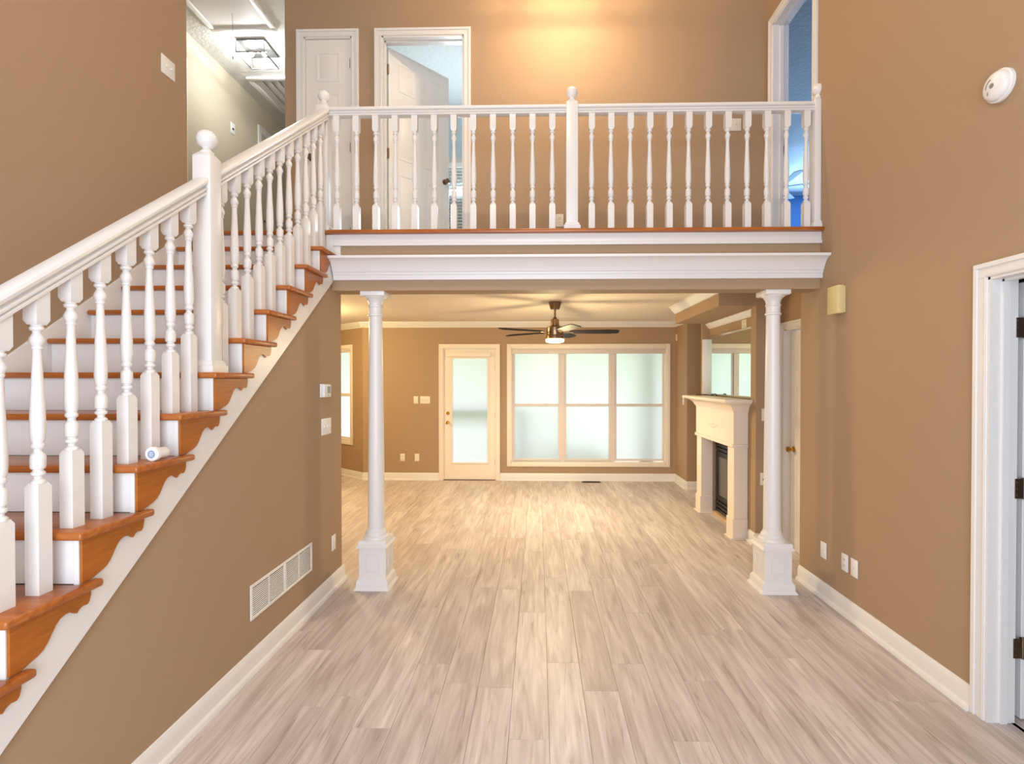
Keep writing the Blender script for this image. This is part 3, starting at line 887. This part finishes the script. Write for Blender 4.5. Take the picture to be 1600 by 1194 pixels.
# local: x along wall, room side is +y
for nm, b in (('side_casing', (BW0 - 0.06, BW0, BWZ0 - 0.06, BWZ1 + 0.06)), ('side_casing', (BW1, BW1 + 0.06, BWZ0 - 0.06, BWZ1 + 0.06)), ('head_casing', (BW0, BW1, BWZ1, BWZ1 + 0.06)), ('bottom_casing', (BW0, BW1, BWZ0 - 0.06, BWZ0))):
    MB().box(b[0], b[1], 0.0004, 0.018, b[2], b[3]).build(nm, CREAM, w2, 0.003)
for lo, hi, nm, yo in ((BWZ0 + 0.055, 1.30, 'lower_sash', -0.03), (1.345, BWZ1 - 0.055, 'upper_sash', -0.05)):
    a, b, s = BW0 + 0.035, BW1 - 0.035, 0.03
    f = MB().box(a - s, a, yo - 0.03, yo, lo - s, hi + s).box(b, b + s, yo - 0.03, yo, lo - s, hi + s).box(a, b, yo - 0.03, yo, lo - s, lo).box(a, b, yo - 0.03, yo, hi, hi + s)
    so = f.build(nm, CREAM, w2, 0.002, 1)
    p = MB(); p.v = [(a, yo - 0.015, lo), (b, yo - 0.015, lo), (b, yo - 0.015, hi), (a, yo - 0.015, hi)]; p.f = [[0, 1, 2, 3]]
    p.build('pane', FROST, so)
for b in ((BW0 + 0.0003, BW0 + 0.005, BWZ0, BWZ1), (BW1 - 0.005, BW1 - 0.0003, BWZ0, BWZ1), (BW0, BW1, BWZ0 + 0.0003, BWZ0 + 0.02), (BW0, BW1, BWZ1 - 0.02, BWZ1 - 0.0003)):
    MB().box(b[0], b[1], -0.11, 0.0, b[2], b[3]).build('jamb', CREAM, w2)

# bedroom window with blinds glimpsed past the open door
w3 = tag(empty('window_3', (-0.72, 6.5, 0)), 'bedroom window with white horizontal blinds past the open door', 'window', kind='structure')
MB().box(-0.55, 0.55, -0.02, -0.0004, 4.30, 4.37).box(-0.55, -0.48, -0.02, -0.0004, 3.2, 4.30).box(0.48, 0.55, -0.02, -0.0004, 3.2, 4.30).box(-0.58, 0.58, -0.05, -0.0004, 3.14, 3.2).build('window_casing', WHITE, w3)
MB().box(-0.47, 0.47, -0.06, -0.01, 4.24, 4.295).build('headrail', BLIND, w3)
sl = MB().box(-0.46, 0.46, -0.025, 0.025, -0.0012, 0.0012).mesh('slat', BLIND)
for i in range(26):
    o = inst(sl, 'slat', w3, (0, -0.035, 4.215 - i * 0.039)); o.rotation_euler = (R(50), 0, 0)

# ------------------------------------------------------------------ fireplace
FX = 1.915
fp = tag(empty('fireplace_mantel', (XC, 5.69, 0)), 'cream wooden fireplace surround with stepped mantel shelf', 'fireplace mantel')
def rel(mb):
    mb.v = [(v[0] - XC, v[1] - 5.69, v[2]) for v in mb.v]
    return mb
XB = XC - 0.0005
for a, b in ((5.05, 5.215), (6.055, 6.22)):
    rel(MB().box(FX, XB, a, b, 0.20, 0.90)).build('pilaster', CREAM, fp, 0.002, 1)
    rel(MB().box(FX - 0.012, XB, a - 0.008, b + (0.008 if a > 6 else 0), 0.012, 0.1995)).build('pilaster_base', CREAM, fp, 0.003, 1)
    rel(MB().box(FX - 0.030, XB, a - 0.02, b + (0.02 if a > 6 else 0), 0.0002, 0.012)).build('foot_molding', CREAM, fp, 0.002, 1)
rel(MB().box(FX - 0.008, XB, 5.042, 6.228, 0.935, 1.245)).build('frieze', CREAM, fp, 0.002, 1)
rel(MB().box(FX - 0.022, XB, 5.032, 6.238, 0.9005, 0.9345)).build('frieze_molding', CREAM, fp, 0.004)
ap = MB()
for i in range(-6, 7):
    t = i / 6
    ap.ball((FX - 0.010, 5.635 + t * 0.16, 1.085 - 0.025 * (1 - t * t)), 0.010 + 0.008 * (1 - abs(t)), 8, 5, sx=0.28)
ap.ball((FX - 0.011, 5.635, 1.105), 0.024, 10, 6, sx=0.28)
for s in (-1, 1): ap.ball((FX - 0.011, 5.635 + s * 0.03, 1.09), 0.016, 8, 5, sx=0.28)
rel(ap).build('carved_swag', CREAM, fp)
cr_ = MB()
lv = [(0.010, 1.2455), (0.014, 1.262), (0.024, 1.270), (0.030, 1.288), (0.048, 1.310), (0.078, 1.330), (0.096, 1.336), (0.098, 1.345)]
for o_, z in lv:
    x0_, y0_, y1_ = FX - o_, 5.05 - o_ * 0.95, 6.22 + o_ * 0.95
    cr_.v += [(x0_, y0_, z), (XB, y0_, z), (XB, y1_, z), (x0_, y1_, z)]
cr_.f.append([3, 2, 1, 0])
for i in range(len(lv) - 1):
    for b in range(4):
        c = (b + 1) % 4
        cr_.f.append([i * 4 + b, i * 4 + c, i * 4 + 4 + c, i * 4 + 4 + b])
e = (len(lv) - 1) * 4
cr_.f.append([e, e + 1, e + 2, e + 3])
rel(cr_).build('bed_molding', CREAM, fp)
rel(MB().box(1.785, XB, 4.935, 6.40, 1.3455, 1.3755)).build('mantel_shelf', CREAM, fp, 0.005)

fi = tag(empty('fireplace_insert', (2.10, 5.635, 0)), 'black metal fireplace insert with louvers and dark glass', 'fireplace insert')
ix = lambda mb: (setattr(mb, 'v', [(v[0] - 2.10, v[1] - 5.635, v[2]) for v in mb.v]), mb)[1]
ix(MB().box(2.10, 2.34, 5.222, 6.048, 0.03, 0.90)).build('firebox', BLACK, fi)
for z in (0.86, 0.815, 0.77):
    ix(MB().box(2.078, 2.0995, 5.225, 6.045, z - 0.016, z + 0.016)).build('louver', BLACK, fi, 0.004)
for z in (0.06, 0.105, 0.15):
    ix(MB().box(2.078, 2.0995, 5.225, 6.045, z - 0.016, z + 0.016)).build('louver', BLACK, fi, 0.004)
ix(MB().box(2.082, 2.0995, 5.225, 5.285, 0.18, 0.74).box(2.082, 2.0995, 5.985, 6.045, 0.18, 0.74).box(2.082, 2.0995, 5.285, 5.985, 0.68, 0.74).box(2.082, 2.0995, 5.285, 5.985, 0.18, 0.23)).build('glass_frame', BLACK, fi, 0.003)
ix(MB().box(2.094, 2.0998, 5.285, 5.985, 0.23, 0.68)).build('glass', SMOKE, fi)
ix(MB().box(2.052, 2.34, 5.222, 6.048, 0.0005, 0.03)).build('hearth_strip', mat('hearth_tile', srgb(205, 170, 130), 0.4), fi)

mr = tag(empty('wall_mirror', (2.1395, 5.79, 1.3757)), 'large unframed mirror on the fireplace mantel shelf', 'mirror')
MB().box(-0.028, -0.004, -0.69, 0.66, 0.0, 0.72).build('backing', BLACK, mr)
mm = MB()
a = [(-0.030, -0.69, 0.0), (-0.030, 0.66, 0.0), (-0.030, 0.66, 0.72), (-0.030, -0.69, 0.72)]
b = [(-0.033, -0.665, 0.022), (-0.033, 0.635, 0.022), (-0.033, 0.635, 0.698), (-0.033, -0.665, 0.698)]
mb = MB(); mb.v = [(-0.0285,) + q[1:] for q in a] + b
mb.f = [[0, 1, 5, 4], [1, 2, 6, 5], [2, 3, 7, 6], [3, 0, 4, 7]]
mb.build('bevel', MIRBEV, mr)
mb = MB(); mb.v = b; mb.f = [[0, 1, 2, 3]]
mb.build('mirror_face', MIRROR, mr)
tag(MB().box(-0.03, 0.055, -0.014, 0.0, 0, 0.695).build('trim_board', WHITE, None, 0.002), 'narrow white board standing at the far side of the mirror niche', 'trim board').location = (2.08, 6.4545, 1.3757)
rm = tag(empty('remote_control', (2.02, 6.36, 1.3757), R(80)), 'dark red remote control lying on the mantel', 'remote control')
MB().box(-0.02, 0.02, -0.07, 0.07, 0.0, 0.012).build('body', REDB, rm, 0.004)
MB().box(-0.012, 0.012, -0.05, 0.03, 0.0121, 0.0135).build('keypad', BLACK, rm)
cbk = MB()
pts = [(0, 0), (0.03, 0.018), (0.07, 0.02), (0.11, 0.008), (0.15, 0.004), (0.18, 0.004)]
for p, q in zip(pts[:-1], pts[1:]):
    cbk.tube((0, p[0], p[1] + 0.006), (0, q[0], q[1] + 0.006), 0.006, 8)
tag(cbk.build('cable', BLACK), 'short black cable lying on the mantel before the mirror', 'cable').location = (2.05, 5.93, 1.3757)

# ------------------------------------------------------------------ ceiling fan
fc = tag(empty('ceiling_fan', (0.193, 5.94, ZC1)), 'bronze ceiling fan with five dark blades and a lit lens', 'ceiling fan')
MB().lathe([(0.072, -0.0005), (0.074, -0.012), (0.070, -0.016), (0.055, -0.075), (0.050, -0.085), (0.012, -0.088)], 28).build('canopy', NICKEL, fc)
MB().lathe([(0.0125, -0.08), (0.0125, -0.20)], 14).build('downrod', NICKEL, fc)
MB().lathe([(0.014, -0.175), (0.022, -0.182), (0.030, -0.195), (0.046, -0.200), (0.048, -0.205), (0.048, -0.258), (0.052, -0.262), (0.052, -0.272), (0.085, -0.285), (0.096, -0.292), (0.098, -0.370), (0.094, -0.385), (0.104, -0.394), (0.106, -0.425), (0.100, -0.430)], 32).build('motor_housing', NICKEL, fc)
MB().lathe([(0.099, -0.4305), (0.106, -0.432), (0.108, -0.448), (0.096, -0.462), (0.06, -0.470), (0.001, -0.472)], 32).build('light_lens', LENS, fc)
for a in (358, 70, 142, 214, 286):
    bl = MB()
    n = 7
    outline = [(0.17, -0.045), (0.30, -0.058), (0.60, -0.066), (0.71, -0.060), (0.735, -0.035), (0.735, 0.035), (0.71, 0.060), (0.60, 0.066), (0.30, 0.058), (0.17, 0.045)]
    bl.prism(outline, -0.004, 0.004, 'z')
    o = bl.build('blade', BLADE, fc, 0.0015, 1)
    o.location = (0, 0, -0.345)
    o.rotation_euler = (R(-13), 0, R(a))
    ar = MB().box(0.088, 0.21, -0.018, 0.018, -0.010, -0.0045).build('blade_bracket', NICKEL, o, 0.001, 1)
lp = bpy.data.lights.new('fan_light', 'POINT'); lp.energy = 42; lp.color = (1.0, 0.79, 0.42); lp.shadow_soft_size = 0.11
lo = bpy.data.objects.new('fan_light', lp); COL.objects.link(lo); lo.location = (0.193, 5.94, ZC1 - 0.60)
lp = bpy.data.lights.new('fan_downlight', 'SPOT'); lp.energy = 150; lp.color = (1.0, 0.79, 0.50); lp.spot_size = R(165); lp.spot_blend = 0.6; lp.shadow_soft_size = 0.10
lo = bpy.data.objects.new('fan_downlight', lp); COL.objects.link(lo); lo.location = (0.193, 5.94, ZC1 - 0.49)
nk = tag(empty('added_nook_lamp', (-3.1, 6.3, ZC1)), 'unseen round flush lamp added in the nook to warm the living room', 'ceiling light')  # added lamp, out of view; lifts warm light on the bay and back walls
MB().lathe([(0.17, -0.0004), (0.17, -0.03), (0.155, -0.034)], 28).build('ring', NICKEL, nk)
MB().lathe([(0.154, -0.0345), (0.14, -0.06), (0.08, -0.085), (0.001, -0.092)], 28).build('lens', LENS, nk)
lp = bpy.data.lights.new('nook_fill_light', 'POINT'); lp.energy = 100; lp.color = (1.0, 0.78, 0.38); lp.shadow_soft_size = 0.1
lo = bpy.data.objects.new('nook_fill_light', lp); COL.objects.link(lo); lo.location = (-3.1, 6.3, ZC1 - 0.21)

# ceiling register in the living room
cv = tag(empty('ceiling_register', (0.42, 7.25, ZC1)), 'white rectangular air register on the living room ceiling', 'air vent')
MB().box(-0.15, 0.15, -0.09, 0.09, -0.006, -0.0004).build('frame', CEIL, cv, 0.002, 1)
s_me = MB().box(-0.125, 0.125, -0.008, 0.008, -0.010, -0.0062).mesh('slat', CEIL)
for i in range(6): inst(s_me, 'slat', cv, (0, -0.0625 + i * 0.025, 0))
fv = tag(empty('floor_register', (0.81, 7.84, 0.0002)), 'brown floor register under the wide window', 'air vent')
MB().box(-0.15, 0.15, -0.06, 0.06, 0.0, 0.004).build('frame', BRONZE, fv, 0.001, 1)
s_me = MB().box(-0.13, 0.13, -0.005, 0.005, 0.0041, 0.006).mesh('slat', DARKSLOT)
for i in range(5): inst(s_me, 'slat', fv, (0, -0.04 + i * 0.02, 0))

# ------------------------------------------------------------------ lantern ceiling lights
def lantern(loc, label, bulbm, energy, color):
    t = tag(empty('lantern_light', loc), label, 'ceiling light')
    w, h = 0.145, 0.135
    MB().box(-w, w, -w, w, -0.022, -0.0004).build('canopy', GREYM, t, 0.002, 1)
    fr = MB(); e = 0.005
    for sx in (-1, 1):
        for sy in (-1, 1):
            fr.box(sx * w - e, sx * w + e, sy * w - e, sy * w + e, -h, -0.022)
    for s in (-1, 1):
        fr.box(-w, w, s * w - e, s * w + e, -h - e, -h + e).box(s * w - e, s * w + e, -w, w, -h - e, -h + e)
    fr.build('cage', GREYM, t)
    g = MB()
    g.v = [(-w, -w, -h), (w, -w, -h), (w, w, -h), (-w, w, -h), (-w, -w, -0.022), (w, -w, -0.022), (w, w, -0.022), (-w, w, -0.022)]
    for q in ((0, 1, 5, 4), (1, 2, 6, 5), (2, 3, 7, 6), (3, 0, 4, 7)):
        gg = MB(); gg.v = [g.v[i] for i in q]; gg.f = [[0, 1, 2, 3]]
        gg.build('pane', GLASS, t)
    for s in (-1, 1):
        MB().tube((0, 0, -0.05), (s * 0.045, 0, -0.06), 0.008).build('socket_arm', GREYM, t)
        MB().ball((s * 0.07, 0, -0.068), 0.026, 12, 8).build('bulb', bulbm, t)
        lp = bpy.data.lights.new('lantern_bulb_light', 'POINT'); lp.energy = energy; lp.color = color; lp.shadow_soft_size = 0.03
        lo = bpy.data.objects.new('lantern_bulb_light', lp); COL.objects.link(lo)
        lo.location = (loc[0] + s * 0.07, loc[1], loc[2] - 0.105)
lantern((-2.93, 5.32, ZC2), 'square metal lantern glowing white on the upstairs hall ceiling', BULB, 17, (0.96, 0.98, 1.0))
lantern((0.22, 3.98, ZC2), 'square metal lantern lighting the landing wall from its ceiling', BULBW, 36, (1.0, 0.74, 0.46))

lantern((-0.3, 1.7, ZC2), 'square metal lantern on the entry ceiling above the plank floor', BULBW, 44, (1.0, 0.80, 0.56))

# ------------------------------------------------------------------ attic hatch, whole-house fan grille
ah = tag(empty('attic_hatch', (-2.91, 4.385, ZC2)), 'white attic hatch with molding and pull cord in hall ceiling', 'attic hatch')
hx, hy = 0.33, 0.665
MB().box(-hx + 0.05, hx - 0.05, -hy + 0.05, hy - 0.05, -0.012, -0.0004).build('panel', WHITE, ah)
for b in ((-hx, hx, -hy, -hy + 0.05), (-hx, hx, hy - 0.05, hy), (-hx, -hx + 0.05, -hy + 0.05, hy - 0.05), (hx - 0.05, hx, -hy + 0.05, hy - 0.05)):
    MB().box(b[0], b[1], b[2], b[3], -0.026, -0.0004).build('frame_molding', WHITE, ah, 0.006)
MB().tube((0.02, 0.42, -0.012), (0.022, 0.425, -0.42), 0.0018, 6).lathe([(0.004, -0.44), (0.006, -0.42), (0.002, -0.415)], 8, (0.022, 0.425, 0)).build('pull_cord', GREYM, ah)
gr = tag(empty('attic_fan_grille', (-2.86, 6.28, ZC2)), 'white louvered fan grille in the upstairs hall ceiling', 'air vent')
gx, gy = 0.49, 0.46
for b in ((-gx, gx, -gy, -gy + 0.06), (-gx, gx, gy - 0.06, gy), (-gx, -gx + 0.06, -gy + 0.06, gy - 0.06), (gx - 0.06, gx, -gy + 0.06, gy - 0.06)):
    MB().box(b[0], b[1], b[2], b[3], -0.03, -0.0004).build('frame_molding', WHITE, gr, 0.006)
sm = MB().box(-0.048, 0.048, -gy + 0.06, gy - 0.06, -0.0015, 0.0015).mesh('slat', WHITE)
for i in range(9):
    o = inst(sm, 'slat', gr, (-gx + 0.11 + i * 0.095, 0, -0.018)); o.rotation_euler = (0, R(12), 0)

# ------------------------------------------------------------------ plates, switches, detectors
def plate(name, loc, rz, label, cat, w=0.072, h=0.116, kind='outlet', n=1, m=PLWHITE):
    t = tag(empty(name, loc, rz), label, cat)
    MB().box(-w / 2, w / 2, -0.006, -0.0004, -h / 2, h / 2).build('cover_plate', m, t, 0.003)
    for i in range(n):
        x = (i - (n - 1) / 2) * 0.046
        if kind == 'outlet':
            for s in (-1, 1):
                so = MB().box(x - 0.0165, x + 0.0165, -0.0085, -0.0062, s * 0.0195 - 0.0135, s * 0.0195 + 0.0135).build('receptacle', m, t, 0.003)
                MB().box(x - 0.008, x - 0.005, -0.0092, -0.0086, s * 0.0195 - 0.004, s * 0.0195 + 0.006).box(x + 0.005, x + 0.008, -0.0092, -0.0086, s * 0.0195 - 0.004, s * 0.0195 + 0.006).build('slot', DARKSLOT, so)
        elif kind == 'toggle':
            MB().box(x - 0.005, x + 0.005, -0.017, -0.0062, -0.006, 0.008).build('toggle', m, t, 0.0015, 1)
        elif kind == 'blank':
            MB().lathe([(0.003, -0.0075), (0.003, -0.0062)], 8, (x, 0, 0.0), 'y').build('screw', GREYLCD, t)
        elif kind == 'dark':
            MB().box(x - 0.014, x + 0.014, -0.010, -0.0062, -0.016, 0.006).build('button', DARKSLOT, t, 0.002)
    return t
plate('switch_plate', (XL, 3.665, 1.228), LEFT, 'white three-toggle switch plate on the stair wall below the thermostat', 'light switch', 0.165, 0.118, 'toggle', 3)
plate('outlet_plate', (XL, 3.79, 0.346), LEFT, 'white blank plate on the stair wall near its end', 'wall plate', 0.07, 0.115, 'blank')
th = tag(empty('thermostat', (XL, 3.625, 1.487), LEFT), 'white thermostat with grey display on the stair wall', 'thermostat')
MB().box(-0.062, 0.062, -0.010, -0.0004, -0.048, 0.048).build('back_plate', PLWHITE, th, 0.002)
tb = MB().box(-0.058, 0.058, -0.034, -0.0102, -0.046, 0.046).build('body', PLWHITE, th, 0.006)
MB().box(-0.012, 0.040, -0.0355, -0.0342, -0.018, 0.030).build('display', GREYLCD, tb)
MB().box(-0.005, 0.025, -0.0352, -0.0342, -0.036, -0.031).build('button', GREYLCD, tb)
P1 = lambda px: (px - 0)
plate('outlet_plate', (XR, 3.71, 0.342), RIGHT, 'white blank plate alone near the column on the right entry wall', 'wall plate', kind='blank')
plate('outlet_plate', (XR, 3.455, 0.344), RIGHT, 'white duplex outlet on the right entry wall', 'outlet')
plate('outlet_plate', (XR, 3.352, 0.344), RIGHT, 'white blank plate next to the duplex outlet on right entry wall', 'wall plate', kind='blank')
plate('switch_plate', (XS, 3.46, 3.695), LEFT, 'white two-gang switch plate high on the left entry wall', 'light switch', 0.13, 0.125, 'toggle', 2)
plate('switch_plate', (dpx(648.5), YBW, 1.253), BACK, 'small ivory single switch beside the wide switch plate on the living room wall', 'light switch', 0.07, 0.115, 'toggle', 1, IVORY)
plate('switch_plate', (dpx(663), YBW, 1.253), BACK, 'ivory wide switch plate beside the patio door', 'light switch', 0.155, 0.115, 'toggle', 3, IVORY)
plate('outlet_plate', (dpx(627), YBW, 0.355), BACK, 'ivory duplex outlet nearer the bay on the living room back wall', 'outlet', kind='outlet', m=IVORY)
plate('outlet_plate', (dpx(650), YBW, 0.355), BACK, 'ivory blank plate nearer the patio door, low on living room wall', 'wall plate', kind='blank', m=IVORY)
plate('switch_plate', (2.12, 7.52, 1.26), RIGHT, 'ivory switch plate on the corner wall past the mantel', 'light switch', kind='toggle', m=IVORY)
plate('switch_plate', (2.140, 4.87, 1.236), BACK, 'ivory switch on the chimney breast beside the right column', 'light switch', 0.075, 0.116, 'toggle', 1, IVORY)
plate('outlet_plate', (2.128, 4.87, 0.63), BACK, 'ivory plate with a dark slot on the chimney breast', 'wall plate', 0.075, 0.116, 'dark', 1, IVORY)
pp = plate('outlet_plate', (2.14, 5.37, 2.145), RIGHT, 'ivory outlet above the mirror in the niche', 'outlet', 0.12, 0.09, 'outlet', 1, IVORY)
plate('outlet_plate', (dpx(874, 4.66), YLB, Z2 + 0.345), BACK, 'ivory outlet low on the landing wall behind the middle newel', 'outlet', m=IVORY)
plate('switch_plate', (dpx(1143, 4.62), YLB, Z2 + 1.19), BACK, 'ivory two-gang switch on the landing wall near the doorway', 'light switch', 0.15, 0.112, 'toggle', 2, IVORY)
plate('switch_plate', (XH, 5.83, 4.45), LEFT, 'white plate with a black button on the upstairs hall wall', 'light switch', 0.085, 0.13, 'dark')
plate('outlet_plate', (2.1195, 7.90, 2.215), RIGHT, 'ivory motion sensor cover in the living room corner', 'sensor', 0.07, 0.105, 'blank', 1, IVORY)

ch = tag(empty('door_chime', (XR, 3.53, 2.105), RIGHT), 'beige plastic door chime box by the cornice end', 'door chime')
MB().box(-0.065, 0.065, -0.052, -0.012, -0.094, 0.094).build('cover', BEIGE, ch, 0.004)
MB().box(-0.060, 0.060, -0.012, -0.0004, -0.088, 0.088).build('back_plate', BEIGE, ch)
sd = tag(empty('smoke_detector', (XR, 2.325, 2.865), RIGHT), 'round white smoke detector high on the right entry wall', 'smoke detector')
MB().lathe([(0.070, -0.0004), (0.070, -0.014), (0.066, -0.017)], 32, (0, 0, 0), 'y').build('base', PLWHITE, sd)
db = MB().lathe([(0.062, -0.0171), (0.063, -0.024), (0.058, -0.034), (0.046, -0.042), (0.001, -0.045)], 32, (0, 0, 0), 'y').build('cover', PLWHITE, sd)
MB().lathe([(0.011, -0.0455), (0.011, -0.0445)], 14, (0.0, 0, 0.0), 'y').build('button', GREYLCD, db)
ga = MB()
for i in range(7):
    a = R(100 + i * 12)
    a2 = R(100 + (i + 1) * 12)
    ga.tube((0.030 * math.cos(a), -0.0445, 0.030 * math.sin(a)), (0.030 * math.cos(a2), -0.0445, 0.030 * math.sin(a2)), 0.0015, 6)
ga.build('grille_slot', GREYLCD, db)
MB().box(-0.022, -0.018, -0.0452, -0.0440, -0.034, -0.018).build('indicator', GREYLCD, db)

# long return vent in the stair wall
vt = tag(empty('return_vent', (XL, 3.05, 0.371), LEFT), 'long white louvered return vent low on the stair wall', 'air vent')
vw, vh = 0.37, 0.095
MB().box(-vw, vw, -0.007, -0.0004, -vh, -vh + 0.018).box(-vw, vw, -0.007, -0.0004, vh - 0.018, vh).box(-vw, -vw + 0.02, -0.007, -0.0004, -vh + 0.018, vh - 0.018).box(vw - 0.02, vw, -0.007, -0.0004, -vh + 0.018, vh - 0.018).box(-0.014, 0.014, -0.007, -0.0004, -vh + 0.018, vh - 0.018).build('frame', PLWHITE, vt, 0.0015, 1)
for x in (-0.182, 0.182):
    MB().box(x - 0.004, x + 0.004, -0.006, -0.0004, -vh + 0.018, vh - 0.018).build('divider', PLWHITE, vt)
MB().box(-vw + 0.02, vw - 0.02, -0.0009, -0.0004, -vh + 0.018, vh - 0.018).build('duct_opening', DARKSLOT, vt)
vs_me = MB().box(-0.079, 0.079, -0.0045, 0.0, -0.0029, 0.0029).mesh('slat', PLWHITE)
for cx in (-0.268, -0.097, 0.097, 0.268):
    for i in range(13):
        o = inst(vs_me, 'slat', vt, (cx, -0.0012, -vh + 0.027 + i * 0.0113)); o.rotation_euler = (R(20), 0, 0)

# small round white cap lying on a stair tread
Z7 = RISE * 7
ca = tag(empty('round_sensor', (-1.512, YR(7) + 0.118, Z7), R(-4)), 'small round white sensor with blue-grey badge resting on a stair tread', 'sensor')
MB().lathe([(0.001, -0.036), (0.026, -0.036), (0.0285, -0.033), (0.0285, -0.020), (0.022, -0.017), (0.022, 0.030), (0.020, 0.033), (0.001, 0.033)], 28, (0, 0, 0.0287), 'y').build('body', PLWHITE, ca)
bd = MB().lathe([(0.0155, -0.0368), (0.0155, -0.0358)], 24, (0, 0, 0.0287), 'y').build('badge', BLUELOGO, ca)
for i, (w_, z) in enumerate(((0.007, 0.0065), (0.009, 0.0), (0.007, -0.0065))):
    MB().box(-w_, w_, -0.0376, -0.0369, 0.0287 + z - 0.0012, 0.0287 + z + 0.0012).build('badge_line', PLWHITE, bd)

# far bedroom ceiling fan
f2 = tag(empty('bedroom_fan', (3.80, 8.15, ZC2)), 'green-bladed ceiling fan in the far blue bedroom', 'ceiling fan')
MB().lathe([(0.07, -0.0004), (0.05, -0.07), (0.014, -0.075), (0.014, -0.38), (0.09, -0.40), (0.11, -0.48), (0.06, -0.54), (0.001, -0.55)], 24).build('motor_housing', WHITE, f2)
for a in (-20, 52, 124, 196, 268):
    o = MB().prism([(0.10, -0.03), (0.30, -0.06), (0.62, -0.075), (0.66, 0.0), (0.62, 0.075), (0.30, 0.06), (0.10, 0.03)], -0.004, 0.004, 'z').build('blade', BLADE2, f2, 0.001, 1)
    o.location = (0, 0, -0.45); o.rotation_euler = (R(10), 0, R(a))

# ------------------------------------------------------------------ outdoors beyond the frosted panes
lawn = MB().box(-9, 8, 8.3, 20, -0.42, -0.35).build('ground', LAWN)
tag(lawn, 'green lawn outside the frosted living room windows', 'lawn', kind='structure')
def bush(x, y, r, h, label):
    mb = MB()
    rnd = random.Random(int(x * 100) + 5)
    for i in range(26):
        a = rnd.random() * 6.283; q = math.sqrt(rnd.random()) * r * 0.75
        z = rnd.random() * h
        mb.ball((q * math.cos(a), q * math.sin(a), z + 0.15), r * (0.35 + 0.2 * rnd.random()), 8, 6)
    o = mb.build('bush', LEAF)
    o.location = (x, y, -0.35)
    tag(o, label, 'bush')
bush(0.75, 8.78, 0.5, 0.55, 'green bush outside the middle frosted panes')
bush(-0.35, 10.4, 0.8, 2.3, 'tall green bush outside beyond the patio door')
tk = MB()
tk.lathe([(0.15, -0.35), (0.11, 0.2), (0.10, 1.5), (0.09, 3.2), (0.06, 4.6)], 14)
tk = tk.build('tree_trunk', BARK); tk.location = (1.74, 8.26, 0)
tag(tk, 'grey tree trunk outside the right frosted panes', 'tree')
rl = tag(empty('deck_rail', (-1.07, 8.15, -0.35)), 'weathered deck rail outside the patio door', 'railing')
MB().box(-0.75, 0.75, -0.02, 0.12, 1.38, 1.46).build('top_rail', DECK, rl)
for x in (-0.7, 0.7): MB().box(x - 0.045, x + 0.045, 0.0, 0.09, 0.0, 1.38).build('post', DECK, rl)
